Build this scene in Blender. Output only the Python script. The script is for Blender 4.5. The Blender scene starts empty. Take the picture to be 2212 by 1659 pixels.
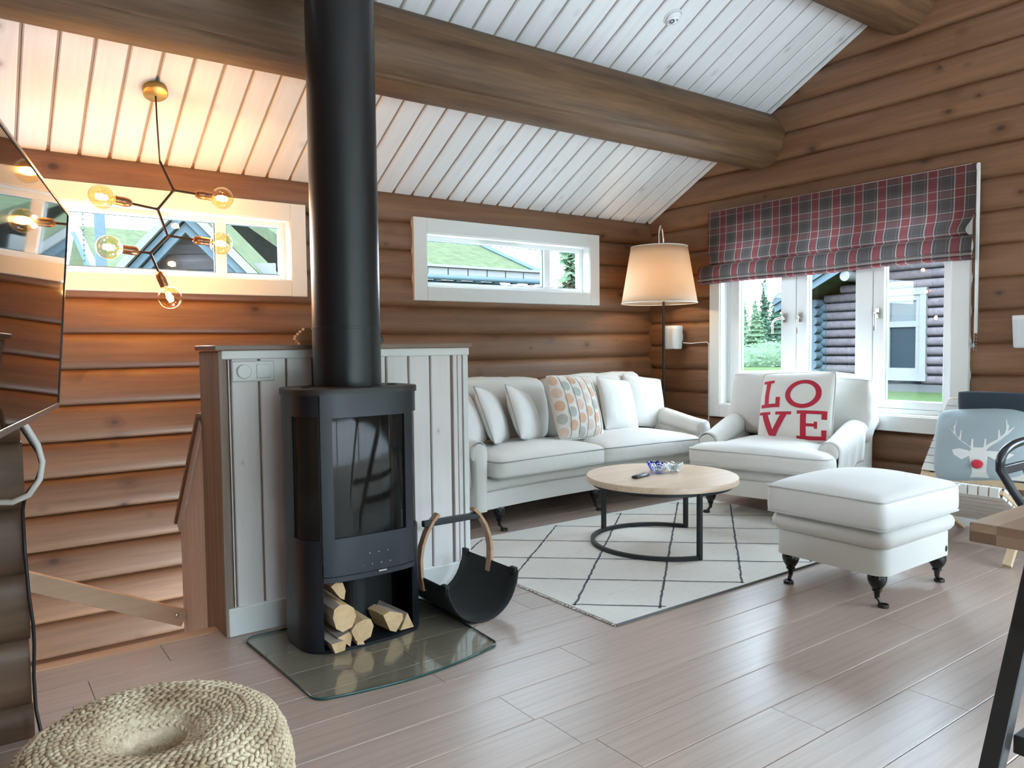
import bpy, bmesh, math, random
from math import sin, cos, pi, radians as R, sqrt, atan2
from mathutils import Vector, Matrix, noise

random.seed(7)
scene = bpy.context.scene
COL = scene.collection

# ------------------------------------------------------------------ camera
FPX = 1636.94
cam_d = bpy.data.cameras.new('camera')
cam_d.sensor_fit = 'HORIZONTAL'
cam_d.sensor_width = 36.0
cam_d.lens = FPX / 2212 * 36.0
cam_d.clip_start = 0.05
cam_d.clip_end = 500
cam = bpy.data.objects.new('camera', cam_d)
COL.objects.link(cam)
_yaw, _pit, _rol = R(36.08936), R(-2.83683), R(-0.68065)
_F = Vector((sin(_yaw) * cos(_pit), cos(_yaw) * cos(_pit), sin(_pit)))
_R = Vector((cos(_yaw), -sin(_yaw), 0))
_U = _R.cross(_F)
_R2 = _R * cos(_rol) + _U * sin(_rol)
_U2 = _U * cos(_rol) - _R * sin(_rol)
_m = Matrix((_R2, _U2, -_F)).transposed().to_4x4()
_m.translation = Vector((0, 0, 1.2))
cam.matrix_world = _m
scene.camera = cam

# ------------------------------------------------------------------ sky, exposure
SKY = 6.2
world = bpy.data.worlds.new('overcast_sky')
scene.world = world
world.use_nodes = True
_bg = world.node_tree.nodes['Background']
_bg.inputs[0].default_value = (0.69, 0.87, 1.0, 1)
_bg.inputs[1].default_value = SKY
vs = scene.view_settings
vs.view_transform = 'Standard'
vs.look = 'None'
vs.gamma = 1.0
vs.use_curve_mapping = False
vs.exposure = 2.15
cy = scene.cycles
cy.use_denoising = True
cy.max_bounces = 10
cy.diffuse_bounces = 5
cy.glossy_bounces = 4
cy.transmission_bounces = 4
cy.transparent_max_bounces = 12
cy.caustics_reflective = False
cy.caustics_refractive = False
cy.sample_clamp_indirect = 6.0
cy.sample_clamp_direct = 0.0


def portal(name, loc, rot, w, h):
    # sampling aid for the sky seen through a window opening: emits no light of its own
    ld = bpy.data.lights.new(name, 'AREA')
    ld.shape = 'RECTANGLE'
    ld.size, ld.size_y = w, h
    ld.cycles.is_portal = True
    o = bpy.data.objects.new(name, ld)
    o.location, o.rotation_euler = loc, rot
    COL.objects.link(o)


# portals at the openings: area lights face local -Z
portal('window_daylight', (5.47, 3.24, 1.42), (0, R(90), 0), 1.5, 1.9)
portal('window_daylight', (1.0, 5.2, 1.86), (R(-90), 0, 0), 1.7, 0.42)
portal('window_daylight', (3.68, 5.2, 1.86), (R(-90), 0, 0), 1.7, 0.42)
portal('window_daylight', (2.4, -2.1, 1.15), (R(90), 0, 0), 4.9, 2.1)
portal('window_daylight', (5.47, -0.4, 1.25), (0, R(90), 0), 1.5, 1.4)


# ------------------------------------------------------------------ materials
class NT:
    def __init__(self, name):
        self.m = bpy.data.materials.new(name)
        self.m.use_nodes = True
        self.t = self.m.node_tree
        self.t.nodes.clear()
        self.out = self.t.nodes.new('ShaderNodeOutputMaterial')

    def n(self, typ, **kw):
        nd = self.t.nodes.new('ShaderNode' + typ)
        for k, v in kw.items():
            if k == 'i':
                for a, b in v.items():
                    s = nd.inputs[a]
                    if hasattr(b, 'is_output'):
                        self.t.links.new(b, s)
                    elif isinstance(b, (tuple, list)) and len(b) == 3 and s.type == 'RGBA':
                        s.default_value = (*b, 1)
                    else:
                        s.default_value = b
            else:
                setattr(nd, k, v)
        return nd

    def math(self, op, a, b=None, c=None):
        d = {0: a}
        if b is not None:
            d[1] = b
        if c is not None:
            d[2] = c
        return self.n('Math', operation=op, i=d).outputs[0]

    def mix(self, f, a, b, mode='MIX'):
        nd = self.n('Mix', data_type='RGBA', blend_type=mode)
        for idx, v in ((0, f), (6, a), (7, b)):
            s = nd.inputs[idx]
            if hasattr(v, 'is_output'):
                self.t.links.new(v, s)
            elif idx == 0:
                s.default_value = v
            else:
                s.default_value = (*v[:3], 1)
        return nd.outputs[2]

    def ramp(self, f, stops, interp='LINEAR'):
        nd = self.n('ValToRGB', i={0: f})
        cr = nd.color_ramp
        cr.interpolation = interp
        while len(cr.elements) < len(stops):
            cr.elements.new(0.5)
        for e, (p, c) in zip(cr.elements, stops):
            e.position = p
            e.color = (*c, 1) if len(c) == 3 else c
        return nd.outputs[0]

    def noise(self, vec, scale, detail=3, rough=.55, dist=0.0):
        return self.n('TexNoise', i={'Vector': vec, 'Scale': scale, 'Detail': detail, 'Roughness': rough,
                                     'Distortion': dist}).outputs[0]

    def vmap(self, vec, scale, loc=None):
        d = {0: vec, 3: scale}
        if loc is not None:
            d[1] = loc
        return self.n('Mapping', i=d).outputs[0]

    def obj(self, rnd=True):
        tc = self.n('TexCoord').outputs['Object']
        if not rnd:
            return tc
        oi = self.n('ObjectInfo').outputs['Random']
        cx = self.n('CombineXYZ', i={0: self.math('MULTIPLY', oi, 37.0), 1: self.math('MULTIPLY', oi, 91.0),
                                     2: self.math('MULTIPLY', oi, 53.0)}).outputs[0]
        return self.n('VectorMath', operation='ADD', i={0: tc, 1: cx}).outputs[0]

    def rand(self):
        return self.n('ObjectInfo').outputs['Random']

    def schlick(self, f0=.04, gain=1.0):
        f = self.n('LayerWeight', i={'Blend': .5}).outputs['Facing']
        p = self.math('POWER', f, 5.0)
        return self.math('MULTIPLY', self.math('ADD', self.math('MULTIPLY', p, 1 - f0), f0), gain)

    def bump(self, h, strength=.3, dist=.01):
        return self.n('Bump', i={'Height': h, 'Strength': strength, 'Distance': dist}).outputs[0]

    def bsdf(self, col, rough=.5, metal=0.0, normal=None, **kw):
        b = self.n('BsdfPrincipled', i={'Base Color': col, 'Roughness': rough, 'Metallic': metal})
        if normal is not None:
            self.t.links.new(normal, b.inputs['Normal'])
        for k, v in kw.items():
            k = k.replace('_', ' ')
            s = b.inputs[k]
            if hasattr(v, 'is_output'):
                self.t.links.new(v, s)
            else:
                s.default_value = (*v, 1) if isinstance(v, tuple) and len(v) == 3 and s.type == 'RGBA' else v
        self.t.links.new(b.outputs[0], self.out.inputs[0])
        return self.m


def plain(name, col, rough=.5, metal=0.0, bump=0.0, bscale=200, var=0.0, **kw):
    t = NT(name)
    nrm = None
    c = col
    oc = t.obj(False)
    if var:
        f = t.noise(oc, 6, 4)
        c = t.mix(f, tuple(x * (1 - var) for x in col), tuple(min(1, x * (1 + var)) for x in col))
    if bump:
        nrm = t.bump(t.noise(oc, bscale, 3), bump, .004)
    return t.bsdf(c, rough, metal, nrm, **kw)


def wood(name, dark, light, axis='X', rough=.55, knots=0.0, knotcol=(.05, .02, .012), along=1.2, across=26.0, vary=.18,
         bump=.12, knot_sc=(1.5, 6.0), rings=False, gscale=1.0, haze=None):
    t = NT(name)
    oc = t.obj()
    s = {'X': (along, across, across), 'Y': (across, along, across), 'Z': (across, across, along)}[axis]
    warp = t.noise(t.vmap(oc, tuple(v * .35 for v in s)), 1.0, 2)
    v2 = t.n('VectorMath', operation='ADD', i={0: t.vmap(oc, s), 1: t.n('VectorMath', operation='SCALE', i={
        0: t.n('CombineXYZ', i={0: warp, 1: warp, 2: warp}).outputs[0], 'Scale': 2.2}).outputs[0]}).outputs[0]
    g1 = t.noise(v2, 1.0 * gscale, 5, .62)
    g2 = t.noise(t.vmap(oc, tuple(v * 5 for v in s)), 1.0, 2)
    f = t.math('ADD', t.math('MULTIPLY', g1, .8), t.math('MULTIPLY', g2, .25))
    c = t.ramp(f, [(.32, dark), (.72, light)])
    if rings:
        s2 = {'X': (.9, 9, 9), 'Y': (9, .9, 9), 'Z': (9, 9, .9)}[axis]
        w = t.n('TexWave', wave_type='RINGS', i={'Vector': t.vmap(oc, s2), 'Scale': .9, 'Distortion': 7.0, 'Detail': 2.0,
                                                 'Detail Scale': 1.1}).outputs[0]
        msk = t.math('GREATER_THAN', t.noise(t.vmap(oc, tuple(v * .06 for v in s)), 1.0, 1), .5)
        rr = t.ramp(w, [(.0, (0, 0, 0)), (.2, (1, 1, 1))])
        c = t.mix(t.math('MULTIPLY', t.math('SUBTRACT', 1.0, rr), t.math('MULTIPLY', g2, .36)), c,
                  tuple(x * .55 for x in dark))
    if haze is not None:
        hz = t.noise(t.vmap(oc, (.7, .7, .7)), 1.5, 2)
        c = t.mix(t.math('MULTIPLY', hz, .6), c, haze)
    if knots:
        a, b = knot_sc
        ks = {'X': (a, .001, b), 'Y': (b, a, .001), 'Z': (b, .001, a)}[axis]
        vo = t.n('TexVoronoi', i={'Vector': t.vmap(oc, ks), 'Scale': 1.0, 'Randomness': 1.0})
        dist = vo.outputs['Distance']
        sep = t.n('SeparateColor', i={0: vo.outputs['Color']})
        rad = t.math('ADD', t.math('MULTIPLY', t.math('MAXIMUM', t.math('SUBTRACT', sep.outputs[0], .55), 0.0), .42 * knots), .0001)
        inner = t.n('MapRange', i={0: dist, 1: t.math('MULTIPLY', rad, .55), 2: rad, 3: .92, 4: 0.0}).outputs[0]
        outer = t.n('MapRange', i={0: dist, 1: t.math('MULTIPLY', rad, .8), 2: t.math('MULTIPLY', rad, 2.6), 3: .5, 4: 0.0}).outputs[0]
        c = t.mix(outer, c, tuple(x * .62 for x in dark))
        c = t.mix(inner, c, knotcol)
    rv = t.n('MapRange', i={0: t.rand(), 1: 0.0, 2: 1.0, 3: 1 - vary, 4: 1 + vary}).outputs[0]
    c = t.mix(1.0, c, t.n('CombineColor', i={0: rv, 1: rv, 2: rv}).outputs[0], 'MULTIPLY')
    nrm = t.bump(f, bump, .006)
    return t.bsdf(c, rough, 0, nrm)


def fabric(name, col, rough=.9, var=.05, weave=900, bump=.25, fold=0.0):
    t = NT(name)
    oc = t.obj(False)
    f = t.noise(oc, 4.0, 4)
    g = t.noise(oc, weave * .5, 1)
    c = t.mix(f, tuple(x * (1 - var) for x in col), tuple(min(1, x * (1 + var)) for x in col))
    h = g
    if fold:
        h = t.math('ADD', t.math('MULTIPLY', g, .12), t.math('MULTIPLY', t.noise(t.vmap(oc, (1, 1, .7)), 9, 3, .5, .8), fold))
    return t.bsdf(c, rough, 0, t.bump(h, bump, .01 if fold else .002), Sheen_Weight=.15)


def glass_pane(name, tint=(1, 1, 1), fac=1.0):
    t = NT(name)
    tr = t.n('BsdfTransparent', i={0: tint})
    gl = t.n('BsdfGlossy', i={0: (1, 1, 1), 'Roughness': .0})
    mx = t.n('MixShader', i={0: t.schlick(.045, fac), 1: tr.outputs[0], 2: gl.outputs[0]})
    t.t.links.new(mx.outputs[0], t.out.inputs[0])
    return t.m


def emit(name, col, s):
    t = NT(name)
    e = t.n('Emission', i={0: col, 1: s})
    t.t.links.new(e.outputs[0], t.out.inputs[0])
    return t.m


M = {}
M['log'] = wood('pine_log', (.112, .045, .019), (.275, .130, .063), 'X', .5, knots=1.0, along=.9, across=16, vary=.12,
                knot_sc=(5.0, 7.5), haze=(.208, .117, .068))
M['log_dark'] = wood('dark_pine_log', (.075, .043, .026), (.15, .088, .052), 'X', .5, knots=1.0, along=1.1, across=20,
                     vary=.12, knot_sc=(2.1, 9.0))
M['beam'] = wood('beam_log', (.05, .0225, .0085), (.205, .108, .049), 'X', .6, knots=1.1, along=.8, across=13, vary=.06,
                 knot_sc=(2.4, 4.4), bump=.6)
M['ceil'] = wood('whitewashed_board', (.70, .70, .70), (.78, .785, .79), 'Y', .5, knots=.6, knotcol=(.45, .42, .39),
                 knot_sc=(4, 7), along=1.5, across=30, vary=.035, bump=.05)
M['ceil_gap'] = plain('board_groove', (.36, .30, .255), .7)
M['panel'] = wood('lime_washed_panel', (.74, .69, .68), (.80, .76, .75), 'Z', .5, knots=.8, knotcol=(.33, .31, .32),
                  along=1.6, across=30, vary=.05, bump=.06, knot_sc=(5, 8))
M['panel_gap'] = plain('panel_groove', (.22, .16, .13), .7)
M['post'] = wood('grey_brown_post', (.20, .14, .105), (.36, .275, .215), 'Z', .6, knots=.9, along=1.4, across=30, vary=.05)
M['cap'] = wood('brown_cap_board', (.16, .10, .075), (.27, .18, .13), 'X', .35, along=1.4, across=30, vary=.03)
M['white'] = plain('white_paint', (.74, .745, .73), .38, bump=.02)
M['white_lac'] = plain('white_lacquer', (.78, .79, .78), .28)
M['floor'] = wood('white_oiled_oak', (.37, .276, .228), (.44, .337, .285), 'X', .33, knots=.35, knotcol=(.26, .2, .17),
                  along=1.3, across=34, vary=.06, bump=.06, rings=True)
M['subfloor'] = plain('plank_joint', (.12, .09, .07), .8)
M['nose'] = wood('stair_nosing_oak', (.36, .20, .11), (.52, .32, .19), 'X', .35, along=1.3, across=34, vary=.03)
M['rail'] = wood('pale_board', (.60, .42, .28), (.72, .53, .37), 'X', .45, along=1.4, across=26, vary=.03)
M['black'] = plain('black_steel', (.008, .011, .016), .37, .0, bump=.05, bscale=600)
M['pipe'] = plain('black_flue_paint', (.010, .011, .013), .36, .0, bump=.03, bscale=800)
M['blacktop'] = plain('stove_top', (.03, .026, .024), .45)
M['firebox'] = plain('firebox_liner', (.085, .07, .06), .9, var=.5)
M['ash'] = plain('ash', (.30, .27, .25), .95, bump=.8, bscale=60, var=.3)
M['stoveglass'] = None
M['linen'] = fabric('off_white_linen', (.68, .665, .635), fold=1.0, bump=.4)
M['linen2'] = fabric('plain_linen', (.68, .665, .635), bump=.2)
M['piping'] = fabric('piping_cord', (.56, .56, .545))
M['darkpiping'] = fabric('grey_piping_cord', (.33, .34, .34))
M['cushion'] = fabric('cream_satin', (.70, .68, .655), rough=.6, fold=1.2, bump=.6)
M['dotbase'] = fabric('patterned_cushion_cloth', (.66, .615, .57), fold=.5)
M['lovebase'] = fabric('love_cushion_cloth', (.72, .70, .665), fold=.5)
M['red'] = fabric('red_felt', (.46, .016, .04))
M['deerbase'] = fabric('grey_plush', (.31, .37, .395), weave=300, fold=.8)
M['deer'] = fabric('white_plush', (.66, .66, .64), weave=300)
M['navy'] = fabric('navy_fabric', (.018, .03, .045))
M['legblack'] = plain('black_lacquered_wood', (.006, .006, .007), .12)
M['caster'] = plain('dark_bronze', (.045, .042, .038), .3, .8)
M['oak'] = wood('oak_veneer', (.55, .40, .28), (.70, .545, .41), 'X', .35, along=1.6, across=26, vary=.02, rings=True)
M['tablemetal'] = plain('black_metal', (.012, .016, .02), .45)
M['shade'] = None
M['chrome'] = plain('chrome', (.75, .74, .72), .12, 1.0)
M['darkpole'] = plain('black_pole', (.012, .013, .015), .3, .3)
M['brass'] = plain('brushed_brass', (.40, .26, .09), .35, .9)
M['bronze'] = plain('bronze_rod', (.10, .065, .04), .35, .8)
M['copper'] = plain('copper_socket', (.40, .19, .10), .33, .9)
M['bulb'] = glass_pane('bulb_glass', (1.0, .86, .60), 1.5)
M['fil'] = emit('filament', (1.0, .66, .26), 70.0)
M['pane'] = glass_pane('window_glass', (.97, .99, 1.0), .7)
M['seal'] = plain('window_seal', (.10, .17, .21), .5)
M['tvblack'] = plain('tv_screen', (.004, .004, .005), .03, Specular_IOR_Level=.8)
M['tvframe'] = plain('tv_bezel', (.02, .02, .022), .25, .6)
M['tvedge'] = plain('tv_silver_edge', (.55, .54, .53), .22, .9)
M['cable_b'] = plain('black_cable', (.012, .012, .014), .4)
M['cable_w'] = plain('white_cable', (.72, .71, .69), .4)
M['plastic'] = plain('white_plastic', (.76, .77, .77), .35)
M['speaker'] = plain('speaker_grille', (.66, .69, .71), .5, bump=.3, bscale=900)
M['clear'] = glass_pane('candle_glass', (.80, .88, .91), 3.2)
M['blue'] = glass_pane('blue_glass', (.12, .20, .78), 1.0)
M['remote'] = plain('black_plastic', (.012, .012, .014), .3)
M['button'] = plain('grey_button', (.30, .32, .34), .4)
M['birch'] = wood('split_birch', (.48, .31, .16), (.66, .48, .29), 'Y', .7, along=3, across=40, vary=.08, bump=.4)
M['birchend'] = wood('birch_end_grain', (.52, .33, .17), (.68, .47, .27), 'Y', .8, along=30, across=30, vary=.08)
M['bark'] = plain('birch_bark', (.50, .42, .36), .8, bump=.8, bscale=40, var=.6)
M['kindling'] = wood('pine_kindling', (.55, .29, .12), (.70, .41, .20), 'X', .6, along=2, across=40, vary=.1)
M['bentwood'] = wood('bent_ash_wood', (.40, .22, .12), (.55, .33, .19), 'Y', .4, along=8, across=30, vary=.02)
M['felt'] = plain('black_felt', (.008, .009, .010), .75, bump=.2, bscale=300)
M['jute'] = None
M['webbing'] = fabric('white_webbing', (.62, .60, .56), weave=400)
M['beech'] = wood('beech_frame', (.50, .36, .22), (.62, .47, .31), 'X', .45, along=2, across=26, vary=.05)
M['chairblack'] = plain('black_painted_wood', (.016, .020, .024), .3)
M['legblk'] = plain('black_stained_wood', (.018, .017, .016), .4, bump=.08, bscale=500)
M['grass'] = plain('lawn_grass', (.031, .046, .0195), .95, var=.3)
M['turf'] = plain('roof_turf', (.036, .0425, .0255), .95, var=.45, bump=1.0, bscale=14)
M['outlog'] = wood('weathered_log', (.046, .038, .042), (.075, .066, .071), 'X', .8, along=.8, across=10, vary=.08)
M['outgrey'] = plain('blue_grey_board', (.046, .064, .076), .7, var=.15)
M['outdark'] = plain('dark_stained_board', (.014, .022, .03), .7, var=.2)
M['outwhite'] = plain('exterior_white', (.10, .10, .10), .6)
M['darkglass'] = plain('neighbour_glass', (.010, .016, .02), .3, Specular_IOR_Level=.1)
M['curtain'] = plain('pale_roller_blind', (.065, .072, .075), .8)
M['needle'] = plain('spruce_needles', (.022, .038, .026), .9, var=.4)
M['needle2'] = plain('pale_willow_leaves', (.05, .075, .045), .9, var=.4)
M['trunk'] = plain('tree_trunk', (.12, .09, .07), .9)
M['bounce_ground'] = plain('pale_bounce_ground', (.56, .55, .54), .95, var=.12)  # kept pale so the unseen ground reflects skylight indoors
M['sky_block'] = plain('dark_sky_block', (.035, .05, .035), .95, var=.3)  # dark so the added slope cuts the low southern sky
M['foundation'] = plain('concrete', (.05, .05, .05), .9)


def _stoveglass():
    t = NT('stove_glass')
    tr = t.n('BsdfTransparent', i={0: (.42, .39, .37)})
    gl = t.n('BsdfGlossy', i={0: (1, 1, 1), 'Roughness': .04})
    so = t.n('BsdfDiffuse', i={0: (.045, .042, .04)})
    oc = t.obj(False)
    st = t.noise(t.vmap(oc, (45, 45, 1.6)), 1.0, 3)
    z = t.n('SeparateXYZ', i={0: oc}).outputs[2]
    up = t.n('MapRange', i={0: z, 1: .45, 2: .95, 3: .0, 4: .5}).outputs[0]
    m1 = t.n('MixShader', i={0: t.math('MULTIPLY', st, t.math('ADD', up, .25)), 1: tr.outputs[0], 2: so.outputs[0]})
    m2 = t.n('MixShader', i={0: t.schlick(.022, .6), 1: m1.outputs[0], 2: gl.outputs[0]})
    t.t.links.new(m2.outputs[0], t.out.inputs[0])
    return t.m


def _shade():
    t = NT('linen_lamp_shade')
    oc = t.obj(False)
    n = t.noise(t.vmap(oc, (300, 300, 60)), 1.0, 2)
    c = t.mix(n, (.62, .53, .42), (.74, .66, .55))
    d = t.n('BsdfDiffuse', i={0: c})
    tl = t.n('BsdfTranslucent', i={0: (.80, .62, .40)})
    m = t.n('MixShader', i={0: .55, 1: d.outputs[0], 2: tl.outputs[0]})
    t.t.links.new(m.outputs[0], t.out.inputs[0])
    return t.m


def _jute():
    t = NT('braided_jute')
    oc = t.n('NewGeometry').outputs['Position']
    n = t.noise(oc, 70, 3)
    n2 = t.noise(oc, 8, 3)
    c = t.mix(n, (.36, .25, .14), (.84, .74, .55))
    c = t.mix(t.ramp(n2, [(.42, (0, 0, 0)), (.66, (.8, .8, .8))]), c, (.27, .165, .09))
    return t.bsdf(c, .85, 0, t.bump(n, .4, .004))


def _plaid():
    t = NT('plaid_blind_fabric')
    uv = t.n('UVMap').outputs[0]
    s = t.n('SeparateXYZ', i={0: uv})
    per_u, per_v = .1693, .147
    fu = t.math('FRACT', t.math('DIVIDE', s.outputs[0], per_u))
    fv = t.math('FRACT', t.math('DIVIDE', s.outputs[1], per_v))
    W = [(0.0, (0, 0, 0)), (.335, (1, 1, 1)), (.375, (0, 0, 0)), (.47, (.55, .55, .55)), (.48, (0, 0, 0)),
         (.85, (.55, .55, .55)), (.86, (0, 0, 0)), (.955, (1, 1, 1))]
    wu = t.ramp(fu, W, 'CONSTANT')
    wv = t.ramp(fv, W, 'CONSTANT')
    ru = t.ramp(fu, [(0, (.75, .75, .75)), (.10, (1, 1, 1)), (.23, (.75, .75, .75)), (.325, (0, 0, 0))], 'CONSTANT')
    rv = t.ramp(fv, [(0, (.75, .75, .75)), (.10, (1, 1, 1)), (.23, (.75, .75, .75)), (.335, (0, 0, 0))], 'CONSTANT')
    grey = (.085, .073, .073)
    c = t.mix(t.math('MULTIPLY', rv, .5), grey, (.20, .075, .08))
    c = t.mix(t.math('MULTIPLY', ru, .78), c, (.235, .05, .055))
    c = t.mix(t.math('MULTIPLY', wv, .38), c, (.50, .44, .40))
    c = t.mix(t.math('MULTIPLY', wu, .55), c, (.52, .46, .42))
    h = t.noise(t.vmap(uv, (900, 500, 1)), 1.0, 1)
    c = t.mix(t.math('MULTIPLY', h, .25), c, (.05, .045, .045))
    d = t.n('BsdfDiffuse', i={0: c, 'Normal': t.bump(h, .3, .003)})
    tl = t.n('BsdfTranslucent', i={0: c})
    m = t.n('MixShader', i={0: .22, 1: d.outputs[0], 2: tl.outputs[0]})
    t.t.links.new(m.outputs[0], t.out.inputs[0])
    return t.m


def _rug():
    t = NT('flatweave_wool')
    oc = t.obj(False)
    n = t.noise(t.vmap(oc, (8, 240, 60)), 1.0, 3)
    n2 = t.noise(oc, 3.0, 3)
    n3 = t.noise(t.vmap(oc, (22, 320, 60)), 1.0, 2)
    c = t.mix(n, (.70, .66, .61), (.84, .80, .75))
    c = t.mix(t.math('MULTIPLY', n2, .35), c, (.60, .53, .46))
    c = t.mix(t.ramp(n3, [(.64, (0, 0, 0)), (.70, (.5, .5, .5))]), c, (.30, .27, .25))
    return t.bsdf(c, .95, 0, t.bump(n, .4, .004))


def _butcher():
    t = NT('butcher_block')
    oc = t.n('TexCoord').outputs['Object']
    s = t.n('SeparateXYZ', i={0: oc})
    iy = t.math('FLOOR', t.math('DIVIDE', s.outputs[1], .062))
    sh = t.math('FRACT', t.math('MULTIPLY', t.math('SINE', t.math('MULTIPLY', iy, 12.99)), 43.7))
    ix = t.math('FLOOR', t.math('ADD', t.math('DIVIDE', s.outputs[0], .31), sh))
    iz = t.math('FLOOR', t.math('DIVIDE', s.outputs[2], .026))
    cell = t.n('TexWhiteNoise', i={'Vector': t.n('CombineXYZ', i={0: ix, 1: iy, 2: iz}).outputs[0]}).outputs[0]
    g = t.noise(t.vmap(oc, (2, 40, 40)), 1.0, 4)
    c = t.ramp(cell, [(0, (.16, .095, .06)), (.35, (.27, .17, .11)), (.7, (.36, .245, .165)), (1, (.47, .34, .23))])
    c = t.mix(t.math('MULTIPLY', g, .6), c, (.17, .10, .065))
    return t.bsdf(c, .4, 0, t.bump(g, .08, .004))


def _hearth():
    t = NT('hearth_glass')
    tr = t.n('BsdfTransparent', i={0: (.90, .935, .915)})
    gl = t.n('BsdfGlossy', i={0: (1, 1, 1), 'Roughness': .0})
    m = t.n('MixShader', i={0: t.schlick(.05), 1: tr.outputs[0], 2: gl.outputs[0]})
    t.t.links.new(m.outputs[0], t.out.inputs[0])
    return t.m


for _k in ('grass', 'turf', 'outlog', 'outgrey', 'outdark', 'outwhite', 'needle', 'needle2', 'foundation', 'curtain', 'trunk'):
    M[_k].node_tree.nodes['Principled BSDF'].inputs['Specular IOR Level'].default_value = 0.0
M['stoveglass'] = _stoveglass()
M['shade'] = _shade()
M['jute'] = _jute()
M['plaid'] = _plaid()
M['rug'] = _rug()
M['rugedge'] = fabric('rug_edge_wool', (.14, .14, .145))
M['rugline'] = fabric('rug_line_wool', (.03, .035, .045))
M['butcher'] = _butcher()
M['hearth'] = _hearth()
M['hearthedge'] = plain('hearth_glass_edge', (.03, .085, .075), .08)


# ------------------------------------------------------------------ geometry helpers
class MB:
    """collects vertices and faces, builds ONE mesh object"""

    def __init__(self):
        self.v, self.f, self.fm = [], [], []

    def add(self, vs_, fs_, mi=0):
        o = len(self.v)
        self.v += [Vector(p) for p in vs_]
        self.f += [tuple(i + o for i in f) for f in fs_]
        self.fm += [mi] * len(fs_)
        return self

    def box(self, x0, x1, y0, y1, z0, z1, mi=0):
        v = [(x, y, z) for z in (z0, z1) for y in (y0, y1) for x in (x0, x1)]
        return self.add(v, [(0, 2, 3, 1), (4, 5, 7, 6), (0, 1, 5, 4), (2, 6, 7, 3), (0, 4, 6, 2), (1, 3, 7, 5)], mi)

    def bar(self, a, b, w, t, up=(0, 0, 1), mi=0):
        # box along a->b, w across (perpendicular to up), t along up
        a, b, up = Vector(a), Vector(b), Vector(up)
        d = (b - a).normalized()
        s = d.cross(up).normalized()
        u = s.cross(d).normalized()
        v = [p + s * (i * w / 2) + u * (j * t / 2) for p in (a, b) for (i, j) in ((-1, -1), (1, -1), (1, 1), (-1, 1))]
        return self.add(v, [(0, 1, 2, 3)[::-1], (4, 5, 6, 7), (0, 1, 5, 4), (1, 2, 6, 5), (2, 3, 7, 6), (3, 0, 4, 7)], mi)

    def prism(self, poly, p0, p1, mi=0, mi_end=None, ends=True):
        # poly: list of 3D-mapping functions result; p0,p1: functions 2D->3D
        n = len(poly)
        v = [p0(*q) for q in poly] + [p1(*q) for q in poly]
        self.add(v, [(i, (i + 1) % n, n + (i + 1) % n, n + i) for i in range(n)], mi)
        if ends:
            o = len(self.v) - 2 * n
            e = mi if mi_end is None else mi_end
            self.f += [tuple(o + i for i in reversed(range(n))), tuple(o + n + i for i in range(n))]
            self.fm += [e, e]
        return self

    def tube(self, pts, r, n=8, closed=False, mi=0, caps=True):
        pts = [Vector(p) for p in pts]
        rr = r if isinstance(r, (list, tuple)) else [r] * len(pts)
        rings, m = [], len(pts)
        prev = None
        for i, p in enumerate(pts):
            if closed:
                d = pts[(i + 1) % m] - pts[i - 1]
            else:
                d = pts[min(i + 1, m - 1)] - pts[max(i - 1, 0)]
            if d.length < 1e-9:
                d = Vector((0, 0, 1))
            d.normalize()
            if prev is None:
                a = Vector((0, 0, 1)) if abs(d.z) < .9 else Vector((1, 0, 0))
                s = d.cross(a).normalized()
            else:
                s = prev - d * prev.dot(d)
                s = s.normalized() if s.length > 1e-6 else d.orthogonal().normalized()
            prev = s
            u = d.cross(s)
            rings.append([p + (s * cos(2 * pi * k / n) + u * sin(2 * pi * k / n)) * rr[i] for k in range(n)])
        v = [q for rg in rings for q in rg]
        f = []
        for i in range(m if closed else m - 1):
            a, b = i * n, ((i + 1) % m) * n
            f += [(a + k, a + (k + 1) % n, b + (k + 1) % n, b + k) for k in range(n)]
        if not closed and caps:
            f += [tuple(reversed(range(n))), tuple((m - 1) * n + k for k in range(n))]
        return self.add(v, f, mi)

    def lathe(self, prof, n=24, c=(0, 0, 0), M4=None, mi=0, closed=False):
        # prof: [(r,z)]; revolve about z, optional matrix
        c = Vector(c)
        v = []
        for r, z in prof:
            for k in range(n):
                a = 2 * pi * k / n
                p = Vector((r * cos(a), r * sin(a), z))
                if M4 is not None:
                    p = M4 @ p
                v.append(p + c)
        f = []
        m = len(prof)
        for i in range(m if closed else m - 1):
            a, b = i * n, ((i + 1) % m) * n
            f += [(a + k, a + (k + 1) % n, b + (k + 1) % n, b + k) for k in range(n)]
        if not closed:
            if prof[0][0] > 1e-6:
                f.append(tuple(reversed(range(n))))
            if prof[-1][0] > 1e-6:
                f.append(tuple((m - 1) * n + k for k in range(n)))
        return self.add(v, f, mi)

    def grid(self, fn, nu, nv, mi=0, cu=False, cv=False):
        v = [fn(i / (nu if cu else nu - 1), j / (nv if cv else nv - 1)) for j in range(nv) for i in range(nu)]
        f = []
        for j in range(nv if cv else nv - 1):
            for i in range(nu if cu else nu - 1):
                f.append((j * nu + i, j * nu + (i + 1) % nu, ((j + 1) % nv) * nu + (i + 1) % nu, ((j + 1) % nv) * nu + i))
        return self.add(v, f, mi)

    def loft(self, rings, cap0=True, cap1=True, mi=0):
        n = len(rings[0])
        v = [p for r in rings for p in r]
        f = []
        for i in range(len(rings) - 1):
            a, b = i * n, (i + 1) * n
            f += [(a + k, a + (k + 1) % n, b + (k + 1) % n, b + k) for k in range(n)]
        if cap0:
            f.append(tuple(reversed(range(n))))
        if cap1:
            f.append(tuple((len(rings) - 1) * n + k for k in range(n)))
        return self.add(v, f, mi)

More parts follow.
